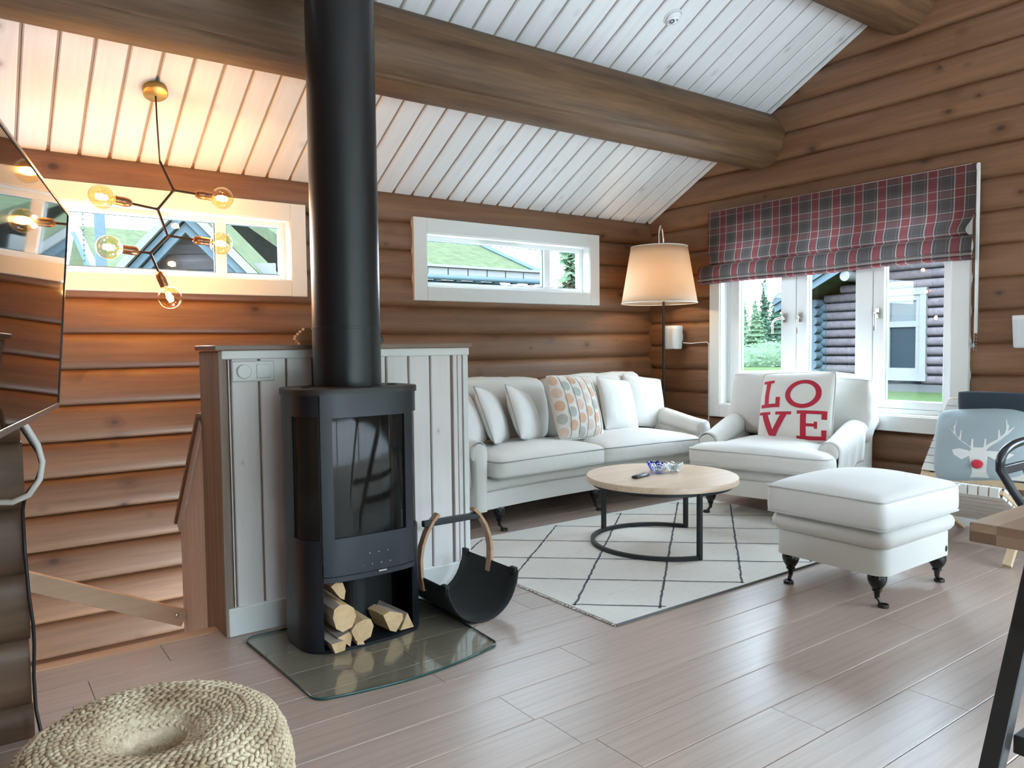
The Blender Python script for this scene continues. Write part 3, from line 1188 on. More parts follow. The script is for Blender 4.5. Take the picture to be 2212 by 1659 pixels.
def bent_base(parent, w, d, levels, bend, cyy=0.0, name='base', mat=None):
    rings = []
    for z, off in levels:
        ring = []
        for x, y in rrect(w + 2 * off, d + 2 * off, .06, 6, 12):
            yy = y + cyy + (bend(x / (w / 2)) if y < 0 else 0)
            ring.append((x, yy, z))
        rings.append(ring)
    return MB().loft(rings).obj(name, mat or M['linen2'], parent, smooth=True, auto=55)


# --- sofa (front faces -y)
sofa = thing('sofa', 'long off-white linen sofa with two seat cushions below the middle strip window', 'sofa', (3.715, 4.42, 0))
bend = lambda u: .09 * max(0, 1 - u * u) - .0
bent_base(sofa, 2.12, .86, [(.148, -.02), (.150, 0), (.255, .0), (.262, -.008)], bend, 0.0, 'base')
bent_base(sofa, 2.10, .84, [(.262, -.012), (.270, .002), (.285, .014), (.308, .018), (.332, .012), (.345, -.004), (.348, -.03)], bend, 0.0,
          'front_roll')
for s_ in (-1, 1):
    c = cushion('seat_cushion', .995, .76, .135, .04, .055, M['linen'], sofa, 2.0 + s_, .005, 20, .014)
    c.location = (s_ * .502, -.10, .343)
    c.rotation_euler = (0, 0, R(-3.6) * s_)
    piping_loop(c, .995, .76, .118, .05, M['darkpiping'], .002, .0042)
    piping_loop(c, .995, .76, .016, .05, M['darkpiping'], -.002, .0042)
    scroll_arm(sofa, s_, 1.0, 1.135, -.455, .40, .588, .73, .15, (.015, .52))
MB().loft([[(x, y + .39, z) for x, y in rrect(w_, .10, .04, 5, 8)] for z, w_ in ((.15, 2.05), (.70, 2.15), (.84, 2.12), (.86, 2.06))]).obj(
    'back_frame', M['linen2'], sofa, smooth=True, auto=50)
for s_ in (-1, 1):
    c = cushion('back_cushion', 1.075, .22, .475, .07, .02, M['linen'], sofa, 9.0 + 3 * s_, .012, 18, .03)
    c.location = (s_ * .548, .255, .478)
    c.rotation_euler = (R(-11), R(-1.2) * s_, R(1) * s_)
for lx, ly in ((-.90, -.40), (0.0, -.335), (.90, -.40), (-.9, .36), (.9, .36)):
    turned_leg(sofa, lx, ly, .15, (.6, -1))

# --- armchair
chair = thing('armchair', 'deep off-white linen armchair with draped arm covers in front of the big window', 'armchair', (4.70, 3.186, .0112),
              (0, 0, R(-77.76)))
nb = lambda u: 0.0
bent_base(chair, .90, .86, [(.148, -.02), (.150, 0), (.252, .0), (.262, -.008)], nb, 0.02, 'base')
bent_base(chair, .90, .86, [(.262, -.012), (.270, .002), (.285, .014), (.308, .018), (.332, .012), (.345, -.004), (.348, -.03)], nb, 0.02,
          'front_roll')
c = cushion('seat_cushion', .95, .84, .135, .042, .06, M['linen'], chair, 4.4, .007, 22, .014, tshape=(.70, .15))
c.location = (0, -.10, .343)
piping_loop(c, .95, .84, .120, .05, M['piping'], .002, .0045, tshape=(.70, .15))
piping_loop(c, .95, .84, .016, .05, M['piping'], -.002, .0045, tshape=(.70, .15))
for s_ in (-1, 1):
    scroll_arm(chair, s_, .34, .47, -.335, .42, .545, .72, .15, (.012, .62))
MB().loft([[(x, y + yo, z) for x, y in rrect(w_, .11, .045, 5, 8)] for z, w_, yo in ((.15, .92, .37), (.55, .95, .39), (.84, .99, .43), (.87, .95, .435))]).obj(
    'back_frame', M['linen2'], chair, smooth=True, auto=50)
c = cushion('back_cushion', .98, .22, .46, .06, .03, M['linen'], chair, 15.5, .010, 18, .03)
c.location = (0, .24, .500)
c.rotation_euler = (R(-12), R(1.5), 0)
piping_loop(c, .99, .20, .43, .06, M['piping'], .006, .004)
for lx, ly in ((-.38, -.36), (.38, -.36), (-.38, .38), (.38, .38)):
    turned_leg(chair, lx, ly, .15, (-.5, -1))

# --- ottoman
ott = thing('ottoman', 'square off-white linen ottoman with plump top on black turned legs', 'ottoman', (3.612, 2.0, 0))
bent_base(ott, .655, .565, [(.148, -.02), (.150, 0), (.265, .0), (.272, -.006)], nb, 0, 'base')
bent_base(ott, .655, .565, [(.270, -.008), (.280, .008), (.300, .020), (.322, .022), (.342, .014), (.356, -.01), (.36, -.04)], nb, 0, 'roll')
c = cushion('top_cushion', .735, .60, .145, .028, .058, M['linen2'], ott, 21.0, .003, 20, .008)
c.location = (0, 0, .356)
piping_loop(c, .735, .60, .137, .022, M['piping'], .001, .0045)
piping_loop(c, .735, .60, .010, .022, M['piping'], -.002, .0045)
MB().lathe([(0, .0), (.011, .0), (.012, .002), (.010, .004), (0, .004)], 16, (0, 0, 0), Matrix.Rotation(R(90), 4, 'X') @ Matrix.Diagonal((1, 1.35, 1, 1))).obj(
    'maker_badge', M['caster'], ott, smooth=True).location = (.262, -.2805, .185)
for lx, ly, od in ((-.265, -.22, (-.2, -1)), (.275, -.235, (1, .1)), (-.265, .225, (-1, -.3)), (.275, .225, (.5, 1))):
    turned_leg(ott, lx, ly, .15, od, 1.08)


# --- scatter pillows
class Pillow:
    def __init__(self, w, h, t, seed=0.0, pinch=.07, wr=.006, pw=2.2, rc=.05):
        self.w, self.h, self.t, self.seed, self.pinch, self.wr, self.pw, self.rc = w, h, t, seed, pinch, wr, pw, rc

    def p(self, u, v, side=-1, off=0.0):
        """u, v in -1..1; side -1 = front (faces -y); bottom edge at z=0"""
        k = self.pinch
        x = self.w / 2 * u * (1 - k * (1 - v * v) * abs(u))
        z = self.h / 2 * v * (1 - k * (1 - u * u) * abs(v))
        x *= 1 - self.rc * v ** 4
        z *= 1 - self.rc * u ** 4
        f = ((1 - abs(u) ** self.pw) * (1 - abs(v) ** self.pw))
        th = self.t / 2 * f ** .55
        wrk = self.wr * (nz((u * 1.2, side, v * 1.2), 2.2, self.seed) + .5 * nz((u, side, v), 5, self.seed + 2)) * min(1, f * 3)
        return Vector((x, side * (th + wrk + off), z + self.h / 2))

    def build(self, name, mat, parent, n=26):
        mb = MB()
        e = lambda q: math.copysign(1 - (1 - abs(q)) ** 1.35, q)
        for side in (-1, 1):
            mb.grid(lambda a, b: self.p(e(2 * a - 1), e(2 * b - 1), side), n, n)
        return mb.obj(name, mat, parent, smooth=True, weld=True)

    def rim(self, mat, parent, r=.0045):
        pts = []
        for a, b in [(i / 24 * 2 - 1, -1) for i in range(24)] + [(1, i / 24 * 2 - 1) for i in range(24)] + [(1 - i / 24 * 2, 1) for i in range(24)] + [
                (-1, 1 - i / 24 * 2) for i in range(24)]:
            pts.append(self.p(a, b) * 1.0)
        MB().tube(pts, r, 6, closed=True).obj('piping', mat, parent, smooth=True)

    def patch(self, mb, poly, off=.0015, res=.05, mi=0):
        """a flat figure given as quads in u, v, laid on the front face"""
        for q in poly:
            a, b, c, d = [Vector((*p_, 0)) for p_ in q]
            n = max(1, int(max((a - b).length, (d - c).length) / res))
            m = max(1, int(max((a - d).length, (b - c).length) / res))
            mb.grid(lambda s, t: self.p(*(a.lerp(b, s).lerp(d.lerp(c, s), t)).xy, -1, off), n + 1, m + 1, mi)


def scatter(name, label, P, mat, loc, rot, cat='pillow', group=None, rim=None):
    t = thing(name, label, cat, loc, rot, group)
    P.build('cover', mat, t)
    if rim:
        P.rim(rim, t)
    return t


G = 'scatter pillows on the sofa'
scatter('scatter_pillow', 'plain cream pillow half hidden by the low wall, slumped on the left sofa arm', Pillow(.46, .44, .15, 1), M['cushion'],
        (2.86, 4.30, .505), (R(-24), R(-14), R(38)), group=G, rim=M['piping'])
scatter('scatter_pillow', 'cream satin pillow with piped edge, second from the left on the sofa', Pillow(.46, .44, .15, 2), M['cushion'],
        (3.08, 4.34, .503), (R(-22), R(8), R(40)), group=G, rim=M['darkpiping'])
scatter('scatter_pillow', 'cream satin pillow with dark piping, left neighbour of the dotted cushion', Pillow(.44, .43, .15, 3), M['cushion'],
        (3.335, 4.33, .503), (R(-22), R(12), R(30)), group=G, rim=M['darkpiping'])
scatter('scatter_pillow', 'pale plain pillow leaning right behind the dotted cushion', Pillow(.44, .46, .14, 5), M['linen'],
        (4.33, 4.42, .500), (R(-19), R(8), R(6)), group=G, rim=M['piping'])
scatter('scatter_pillow', 'pale pillow at the right end of the sofa against its arm', Pillow(.44, .47, .15, 6), M['linen'],
        (4.66, 4.46, .500), (R(-20), R(9), R(-6)), group=G, rim=M['piping'])
# dotted cushion
PD = Pillow(.55, .50, .17, 8, .03, .008)
dc = scatter('dotted_cushion', 'square cushion printed with orange, beige and grey-green dots and dark pin lines', PD, M['dotbase'], (3.745, 4.245, .500),
             (R(-18), R(3), R(10)), 'cushion', rim=M['piping'])
cols = {'o': plain('print_orange', (.58, .375, .26), .9), 'b': plain('print_beige', (.62, .46, .37), .9),
        'g': plain('print_sage', (.40, .41, .37), .9), 'p': plain('print_blush', (.62, .50, .46), .9)}
pat = ['bgobo', 'ogogo', 'gobgo', 'popbp', 'bogop', 'pbpgb']
for key in 'obgp':
    mb = MB()
    for ci, colstr in enumerate(pat):
        for ri, ch_ in enumerate(colstr):
            if ch_ != key:
                continue
            u0 = -.86 + ci * .345
            v0 = -.82 + ri * .41 + (.2 if ci % 2 else 0)
            if v0 > .93:
                continue
            ru, rv = .148, .164
            n = 18
            base = len(mb.v)
            ringp = []
            for rr in (0.001, .5, 1.0):
                ringp.append([PD.p(max(-.985, min(.985, u0 + ru * rr * cos(2 * pi * q / n))), max(-.985, min(.985, v0 + rv * rr * sin(2 * pi * q / n))), -1,
                                   .0016) for q in range(n)])
            mb.loft(ringp, cap0=False, cap1=False)
    mb.obj('printed_dots', cols[key], dc, smooth=True)['kind'] = 'stuff'
mb = MB()
for u0 in (-.62, -.28, .07, .42, .76):
    mb.tube([PD.p(u0, v / 20 * 1.96 - .98, -1, .0015) for v in range(21)], .0014, 5)
mb.obj('pin_lines', M['rugline'], dc)['kind'] = 'stuff'

# LOVE cushion on the armchair
PL = Pillow(.54, .53, .17, 12, .03, .007)
lv = scatter('love_cushion', 'white cushion with big red letters LOVE on the armchair', PL, M['lovebase'], (4.665, 3.09, .490), (R(-17), R(-3), R(-80)),
             'cushion', rim=M['piping'])


def rect(x0, x1, y0, y1, sk=0.0):
    return [(x0 + sk * y0, y0), (x1 + sk * y0, y0), (x1 + sk * y1, y1), (x0 + sk * y1, y1)]


def letter(quads):
    mb = MB()
    PL.patch(mb, quads, .002, .06)
    mb.obj('letter', M['red'], lv, smooth=True, solid=0)


letter([rect(-.80, -.66, .06, .66), rect(-.90, -.56, .66, .74), rect(-.92, -.32, -.04, .06), rect(-.44, -.32, .06, .24)])
n = 28
qs = []
for i in range(n):
    a0, a1 = 2 * pi * i / n, 2 * pi * (i + 1) / n
    qs.append([(.28 + .33 * cos(a0), .33 + .29 * sin(a0)), (.28 + .33 * cos(a1), .33 + .29 * sin(a1)), (.28 + .47 * cos(a1), .33 + .40 * sin(a1)),
               (.28 + .47 * cos(a0), .33 + .40 * sin(a0))])
mb = MB()
PL.patch(mb, qs, .002, .3)
mb.obj('letter', M['red'], lv, smooth=True)
letter([[(-.60, -.84), (-.42, -.84), (-.66, -.24), (-.84, -.24)], [(-.60, -.84), (-.42, -.84), (-.10, -.24), (-.28, -.24)],
        rect(-.96, -.58, -.24, -.16), rect(-.42, .02, -.24, -.16)])
letter([rect(.26, .41, -.80, -.22), rect(.16, .90, -.22, -.13), rect(.78, .90, -.36, -.22), rect(.41, .66, -.55, -.47), rect(.60, .68, -.60, -.42),
        rect(.16, .90, -.90, -.80), rect(.78, .90, -.80, -.64)])


# ------------------------------------------------------------------ wood stove
SX, SY = 1.315, 2.965
stove = thing('wood_stove', 'tall black wood stove with curved side windows and firewood below', 'stove', (SX, SY, 0))
SA, SB, SN = .265, .192, 3.3


def splan(a, off=0.0):
    ca, sa = cos(a), sin(a)
    return ((SA + off) * math.copysign(abs(ca) ** (2 / SN), ca), (SB + off) * math.copysign(abs(sa) ** (2 / SN), sa))


def yfront(x, off=0.0):
    return -(SB + off) * (1 - min(.999, abs(x) / (SA + off)) ** SN) ** (1 / SN)


def shell(pts, zs, hole, name, mat, parent, thick, closed=True, smooth=True):
    mb = MB()
    n = len(pts)
    v = [(x, y, z) for z in zs for x, y in pts]
    f = []
    for j in range(len(zs) - 1):
        for i in range(n if closed else n - 1):
            i2 = (i + 1) % n
            mx, my = (pts[i][0] + pts[i2][0]) / 2, (pts[i][1] + pts[i2][1]) / 2
            if hole(mx, my, (zs[j] + zs[j + 1]) / 2):
                continue
            f.append((j * n + i, j * n + i2, (j + 1) * n + i2, (j + 1) * n + i))
    mb.add(v, f)
    o = mb.obj(name, mat, parent, smooth=smooth, solid=thick, auto=None if thick else 40)
    if thick:
        bpy.context.view_layer.update()
        me = bpy.data.meshes.new_from_object(o.evaluated_get(bpy.context.evaluated_depsgraph_get()))
        o.modifiers.clear()
        o.data = me
        me.name = name
        me.set_sharp_from_angle(angle=R(32))
    return o


# outline with points placed on the edges of the openings
fx = [-.20, -.17, -.13, -.08, -.03, .03, .08, .13, .17, .20]
front = [(x, yfront(x)) for x in fx]
right, left = [], []
N_ = 64
for i in range(1, N_):
    # from (.2, front) round the right side to the back
    a0 = math.atan2(-(abs(yfront(.2)) / SB) ** (SN / 2), (.2 / SA) ** (SN / 2))
    a = lerp(a0, pi / 2, i / N_)
    right.append(splan(a))
body_pts = front + right + [(0, SB)] + [(-x, y) for x, y in reversed(right)]


def body_hole(x, y, z):
    if y < 0 and abs(x) < .2 and (z < .285 or .31 < z < 1.02) and abs(y - yfront(x)) < .02:
        return True
    if .45 < z < .935 and abs(x) > .19 and -.160 < y < -.035:
        return True
    return False


shell(body_pts, [.012, .285, .31, .45, .935, 1.018], body_hole, 'body', M['black'], stove, .008)
MB().loft([[(x * s, y * s, z) for x, y in body_pts] for z, s in ((.0, .985), (.014, .995))]).obj('base_plate', M['black'], stove, smooth=True, auto=40)
top_pts = [splan(2 * pi * i / 96, .006) for i in range(96)]
MB().loft([[(x * s, y * s, z) for x, y in top_pts] for z, s in ((1.018, 1.0), (1.040, 1.0), (1.043, .992))]).obj(
    'top_plate', M['blacktop'], stove, smooth=True, auto=35)
for s_ in (-1, 1):
    MB().lathe([(.018, .0), (.022, .0), (.022, .004), (.018, .004)], 20, (s_ * .19, -.02, 1.0425), closed=True).obj('plug_ring', M['black'], stove,
                                                                                                          smooth=True, auto=30)
# door: slightly proud bowed plate with a big pane
dx = [-.1995, -.157, -.12, -.08, -.04, 0, .04, .08, .12, .157, .1995]
dpts = [(x, yfront(x, .007) + .0) for x in dx]
door = shell(dpts, [.308, .455, .930, 1.022], lambda x, y, z: abs(x) < .157 and .455 < z < .93, 'door', M['black'], stove, .012, closed=False)
gpts = [(x, yfront(x, -.004)) for x in dx[1:-1]]
shell(gpts, [.455, .930], lambda *a: False, 'door_glass', M['stoveglass'], door, 0, closed=False)
for i in range(7):
    MB().box(-.002, .002, -.002, .002, -.0012, .0012).obj('air_mark', M['tvedge'], door).location = (-.045 + .04 * (i % 4) + .03 * (i // 4),
                                                                                                   yfront(0, .008), .335 + .045 * (i // 4))
ash = shell([(x, yfront(x, .009)) for x in dx], [.284, .304], lambda *a: False, 'ash_lip', M['black'], stove, .010, closed=False)
MB().box(.02, .055, yfront(0, .016), yfront(0, .0), .300, .306).obj('air_slider', M['tvedge'], ash)
# side panes
for s_ in (-1, 1):
    sp = [(s_ * abs(x) - s_ * .007, y) for x, y in (reversed(right)) if abs(x) > .19 and -.166 < y < -.028]
    shell(sp, [.445, .94], lambda *a: False, 'side_glass', M['stoveglass'], stove, 0, closed=False)
# firebox: liner, ash bed
mb = MB()
mb.box(-.20, .20, .10, .12, .32, 1.0)
mb.box(-.195, .195, -.16, .15, .30, .335)
mb.box(-.195, .195, -.16, .15, .985, 1.0)
for s_ in (-1, 1):
    mb.box(s_ * .205 - .01, s_ * .205 + .01, .03, .12, .32, 1.0)
mb.obj('firebox', M['firebox'], stove)
MB().grid(lambda u, v: ((u - .5) * .40, (v - .5) * .24 - .02, .345 + .035 * (.5 + nz((u * 3, v * 3, 0), 2.2, 4)) * (1 - (2 * u - 1) ** 4)), 18, 12).obj(
    'ash_bed', M['ash'], stove, smooth=True)
mb = MB()
mb.box(-.21, .21, .06, .07, .014, .284)
mb.lathe([(.045, .02), (.045, .284)], 20, (.0, -.02, 0))
mb.obj('wood_store', M['felt'], stove)

# flue pipe: lower sleeve, joint ring, upper pipe, sensor clip
pipe = thing('flue_pipe', 'thick matt black flue pipe rising from the stove through the ceiling', 'pipe', (1.335, 3.02, 1.044))
zt = zceil(3.165) - 1.044 - .004
MB().lathe([(.1425, 0), (.1425, .238)], 48).obj('lower_sleeve', M['pipe'], pipe, smooth=True, auto=40)
MB().lathe([(.1405, .236), (.1445, .237), (.1445, .246), (.1405, .247)], 48, closed=True).obj('joint_ring', M['black'], pipe, smooth=True, auto=30)
MB().lathe([(.1415, .24), (.1415, zt)], 48).obj('upper_pipe', M['pipe'], pipe, smooth=True, auto=40)
mb = MB()
mb.box(.142, .168, -.012, .012, .178, .20)
mb.tube([(.16, 0, .172), (.166, 0, .20), (.158, 0, .213), (.146, .0, .208)], .003, 6)
mb.obj('damper_clip', M['black'], pipe)

# hearth glass on the floor
hp = []
fl, fr, bl, br = (.93, 2.40), (1.712, 2.44), (.90, 3.06), (1.735, 3.06)


def hearth_outline(off=0.0):
    pts = []
    # front edge bows outwards
    r = .055
    for a in range(180, 271, 15):
        pts.append((.93 + r + (r + off) * cos(R(a)), 2.405 + r + .02 + (r + off) * sin(R(a))))
    for i in range(1, 16):
        t = i / 16
        pts.append((lerp(.985, 1.66, t), 2.422 - .045 * sin(pi * t) - off * 1.0 + .02 * t))
    for a in range(270, 361, 15):
        pts.append((1.715 - r + (r + off) * cos(R(a)), 2.405 + r + .04 + (r + off) * sin(R(a))))
    pts.append((1.735 + off, 2.95))
    for a in range(0, 91, 15):
        pts.append((1.735 - r + (r + off) * cos(R(a)), 3.10 + (r + off) * sin(R(a))))
    for a in range(90, 181, 15):
        pts.append((.905 + r + (r + off) * cos(R(a)), 3.10 + (r + off) * sin(R(a))))
    return pts


ho = hearth_outline()
hearth = thing('hearth_plate', 'clear glass hearth plate on the floor under the stove', 'hearth', (0, 0, 0))
MB().loft([[(x, y, z) for x, y in ho] for z in (.0015, .0085)]).obj('glass_sheet', M['hearth'], hearth)
hi_ = hearth_outline(-.004)
MB().loft([[(x, y, .001) for x, y in hi_], [(x, y, .001) for x, y in ho], [(x, y, .009) for x, y in ho], [(x, y, .0095) for x, y in hi_]], False, False).obj(
    'polished_edge', M['hearthedge'], hearth, smooth=True)


# firewood in the store of the stove
def split_log(label, cx, cz, poly, y0, y1, bark=(), tilt=(0, 0)):
    """poly: end face in x, z around its centre; bark: indices of the sides that carry bark"""
    t = thing('firewood_log', label, 'firewood', (cx, y0, cz), (tilt[0], 0, tilt[1]), 'firewood in the stove store')
    mb = MB()
    n = len(poly)
    L = y1 - y0
    steps = 5
    rings = []
    for s in range(steps):
        u = s / (steps - 1)
        rings.append([(x * (1 + .05 * noise.noise(Vector((i, u * 3, cx * 9)))), L * u + .004 * noise.noise(Vector((i * 3.1, cx, cz))),
                       z * (1 + .05 * noise.noise(Vector((i + 7, u * 3, cz * 9))))) for i, (x, z) in enumerate(poly)])
    v = [p for r_ in rings for p in r_]
    side, bk = [], []
    for s in range(steps - 1):
        for i in range(n):
            q = (s * n + i, s * n + (i + 1) % n, (s + 1) * n + (i + 1) % n, (s + 1) * n + i)
            (bk if i in bark else side).append(q)
    mb.add(v, side, 0)
    o_ = len(mb.v) - len(v)
    mb.f += [tuple(i + o_ for i in q) for q in bk]
    mb.fm += [1] * len(bk)
    mb.f += [tuple(range(n)), tuple(o_ + (steps - 1) * n + i for i in range(n))]
    mb.fm += [2, 2]
    mb.obj('split_wood', [M['birch'], M['bark'], M['birchend']], t)


split_log('upper wedge of firewood wedged under the stove floor', 1.18, .236, [(-.032, .028), (-.012, .040), (.018, .034), (.028, .0), (.022, -.036), (.006, -.026)],
          2.80, 3.02, (1, 2))
split_log('largest round firewood log with peeling bark on the left of the store', 1.192, .140,
          [(-.052, .008), (-.046, .040), (-.022, .056), (.012, .050), (.036, .030), (.046, -.004), (.028, -.044), (-.012, -.056), (-.04, -.036)], 2.768, 3.02,
          (0, 1, 7, 8))
split_log('pale firewood log lying right of the largest one', 1.262, .070,
          [(-.048, .01), (-.03, .036), (.004, .046), (.036, .04), (.048, .012), (.034, -.03), (.004, -.042), (-.03, -.032)], 2.764, 3.00, (4, 5))
split_log('small triangular firewood split in the middle of the left pile', 1.195, .046, [(-.034, .016), (.032, .034), (.018, -.03)], 2.778, 3.02, (0,))
split_log('thin narrow firewood split leaning below the pale log', 1.250, .032, [(-.012, .026), (.006, .018), (.020, -.017), (-.012, -.012)], 2.765, 3.0)
split_log('lowest firewood piece with white bark at the left corner of the store', 1.160, .034, [(-.034, .018), (.014, .022), (.028, .012), (.02, -.018), (-.018, -.022)],
          2.755, 3.02, (0, 4))
split_log('long wedge of firewood pointing back on the right of the store', 1.415, .070,
          [(-.050, .036), (-.018, .046), (.044, .02), (.046, -.006), (.010, -.05), (-.02, -.036)], 2.792, 2.91, (1,), (0, R(8)))
split_log('small firewood wedge in the right corner of the store', 1.478, .045, [(-.030, -.026), (-.012, .012), (.004, .042), (.036, -.026)], 2.800, 3.04, (1,), (0, R(5)))

# ------------------------------------------------------------------ firewood carrier
car = thing('firewood_carrier', 'black felt firewood carrier with bentwood handle beside the stove', 'basket', (1.806, 2.70, 0))
LY = .46
mb = MB()
pr = [(-.178, .178), (-.172, .13)] + [(.172 * cos(R(a)), .176 + .172 * sin(R(a))) for a in range(195, 346, 10)] + [(.172, .14), (.182, .192)]
prb = [(x, z + .004) for x, z in pr]
v = []
ny = 8
for j in range(ny + 1):
    for x, z in prb:
        v.append((x, LY * j / ny, z))
n = len(prb)
mb.add(v, [(j * n + i, j * n + i + 1, (j + 1) * n + i + 1, (j + 1) * n + i) for j in range(ny) for i in range(n - 1)])
mb.obj('felt_sling', M['felt'], car, smooth=True, solid=.006)
for s_, zt_ in ((-1, .182), (1, .196)):
    for yy in (.03, LY - .03):
        MB().box(s_ * .18 - .010, s_ * .18 + .010, yy - .02, yy + .02, zt_ - .02, zt_ + .012).obj('clip', M['felt'], car, bevel=.003)
for s_ in (-1, 1):
    pts = [(s_ * .176, LY / 2, .12), (s_ * .186, LY / 2, .20), (s_ * .188, LY / 2, .26), (s_ * .178, LY / 2, .32), (s_ * .156, LY / 2, .375), (s_ * .122, LY / 2, .425),
           (s_ * .092, LY / 2, .452)]
    rings = []
    for i, p in enumerate(pts):
        a = Vector(pts[max(0, i - 1)])
        b = Vector(pts[min(len(pts) - 1, i + 1)])
        d = (b - a).normalized()
        nrm = Vector((-d.z, 0, d.x))
        rings.append([Vector(p) + nrm * q * .0075 + Vector((0, r_ * .019, 0)) for q, r_ in ((-1, -1), (1, -1), (1, 1), (-1, 1))])
    MB().loft(rings).obj('handle_bow', M['bentwood'], car, bevel=.002)
MB().bar((-.17, LY / 2, .416), (.128, LY / 2, .416), .028, .028).obj('grip_bar', M['black'], car, bevel=.004)

# kindling sticks on the low wall
ks = [(1.226, 3.290, .0055, 0, .30), (1.214, 3.285, .0160, 0, .31), (1.206, 3.290, .0265, 0, .32), (1.210, 3.292, .0370, 0, .31), (1.220, 3.288, .0475, 0, .30),
      (1.232, 3.290, .0580, 0, .29), (1.246, 3.288, .0685, 0, .28)]
labs = ['bottom', 'second from the bottom', 'third from the bottom', 'middle', 'third from the top', 'second from the top', 'topmost']
for (x, y, dz, a, L), lb in zip(ks, labs):
    o = MB().box(0, L, -.016, .016, -.0050, .0050).obj('kindling_stick', M['kindling'])
    o.location = (x, y, 1.219 + dz)
    o.rotation_euler = (0, 0, R(a * .5))
    tag(o, 'thin pine kindling stick, ' + lb + ' of the pile on the low wall', 'kindling', 'kindling pile on the low wall')

# light switch on the low wall
sw = thing('light_switch', 'white double wall plate with round dimmer and rocker on the low wall', 'switch', (.9975, 3.218, 1.109))
MB().box(-.089, .089, -.010, .004, -.043, .043).obj('switch_plate', M['plastic'], sw, bevel=.006)
MB().lathe([(0, 0), (.030, 0), (.030, .010), (.027, .014), (0, .015)], 32, (-.041, -.009, 0), Matrix.Rotation(R(90), 4, 'X')).obj('dimmer_knob', M['plastic'], sw,
                                                                                                                      smooth=True, auto=40)
MB().box(.012, .072, -.015, -.008, -.030, .030).obj('rocker', M['plastic'], sw, bevel=.003)

# ------------------------------------------------------------------ rug
rug = thing('rug', 'cream flatweave wool rug with thin dark diamond lines', 'rug', (3.42, 3.11, 0))
RX, RY = 1.195, .795
MB().box(-RX, RX, -RY, RY, .0015, .010).obj('woven_field', M['rug'], rug)
MB().box(-RX, RX, -RY - .0015, -RY + .0025, .001, .0108).obj('bound_edge', M['rugedge'], rug)
MB().box(-RX, RX, RY - .0025, RY + .0015, .001, .0108).obj('bound_edge', M['rugedge'], rug)
mb = MB()
u_, v_ = Vector((.2955, .2440)), Vector((.2850, -.2555))
A0 = Vector((2.249 - 3.42, 2.611 - 3.11))


def clip_seg(a, b, x0, x1, y0, y1):
    t0, t1 = 0.0, 1.0
    d = b - a
    for p, q in ((-d.x, a.x - x0), (d.x, x1 - a.x), (-d.y, a.y - y0), (d.y, y1 - a.y)):
        if abs(p) < 1e-9:
            if q < 0:
                return None
        else:
            t = q / p
            if p < 0:
                t0 = max(t0, t)
            else:
                t1 = min(t1, t)
    return None if t0 >= t1 else (a + d * t0, a + d * t1)


rl = random.Random(5)
for fam, (da, db) in enumerate(((u_, v_), (v_, u_))):
    for kk in range(-14, 15):
        base = A0 + db * kk
        sg = clip_seg(base - da * 20, base + da * 20, -RX + .012, RX - .03, -RY + .022, RY - .05)
        if not sg:
            continue
        a, b = sg
        L = (b - a).length
        if L < .08:
            continue
        nstep = max(2, int(L / .035))
        d = (b - a) / L
        nn = Vector((-d.y, d.x))
        ctr = [a + d * (L * i / nstep) + nn * rl.uniform(-.0028, .0028) for i in range(nstep + 1)]
        hw = .0055
        v = []
        for c_ in ctr:
            w_ = hw * rl.uniform(.75, 1.2)
            v += [(c_.x + nn.x * w_, c_.y + nn.y * w_, .0112), (c_.x - nn.x * w_, c_.y - nn.y * w_, .0112)]
        mb.add(v, [(2 * i, 2 * i + 1, 2 * i + 3, 2 * i + 2) for i in range(nstep)])
mb.obj('diamond_lines', M['rugline'], rug)['kind'] = 'stuff'
mb = MB()
for i in range(150):
    y = -RY + 2 * RY * (i + .5) / 150
    for sx in (-1, 1):
        mb.tube([(sx * (RX - .004), y, .006), (sx * (RX + .008 + rl.uniform(0, .006)), y + rl.uniform(-.006, .006), .004)], .0022, 4)
o = mb.obj('fringe', M['rug'], rug)
o['kind'] = 'stuff'

# ------------------------------------------------------------------ coffee table
ct = thing('coffee_table', 'round oak coffee table with black open ring base on the rug', 'table', (3.385, 3.13, .0112))
MB().lathe([(0, .374), (.446, .374), (.449, .377), (.449, .405), (.446, .409), (0, .409)], 96).obj('tabletop', M['oak'], ct, smooth=True, auto=40)


def ring_bar(name, r, a0, a1, z, w, h, n=48):
    closed = a1 - a0 >= 359
    rings = []
    for i in range(n if closed else n + 1):
        a = R(lerp(a0, a1, i / n))
        rings.append([((r + q * w / 2) * cos(a), (r + q * w / 2) * sin(a), z + s * h / 2) for q, s in ((-1, -1), (1, -1), (1, 1), (-1, 1))])
    mb = MB()
    if closed:
        v = [p for r_ in rings for p in r_]
        m = len(rings)
        mb.add(v, [(i * 4 + k_, i * 4 + (k_ + 1) % 4, ((i + 1) % m) * 4 + (k_ + 1) % 4, ((i + 1) % m) * 4 + k_) for i in range(m) for k_ in range(4)])
    else:
        mb.loft(rings)
    return mb.obj(name, M['tablemetal'], ct, smooth=True, auto=30)


ring_bar('top_ring', .405, 0, 360, .363, .022, .022)
ring_bar('base_ring', .415, 20, 254, .011, .022, .022)
for a in (21, 103.5, 252.5):
    MB().box(-.012, .012, -.012, .012, .002, .374).obj('leg', M['tablemetal'], ct).location = (.415 * cos(R(a)), .415 * sin(R(a)), 0)
    ct.children[-1].rotation_euler = (0, 0, R(a))

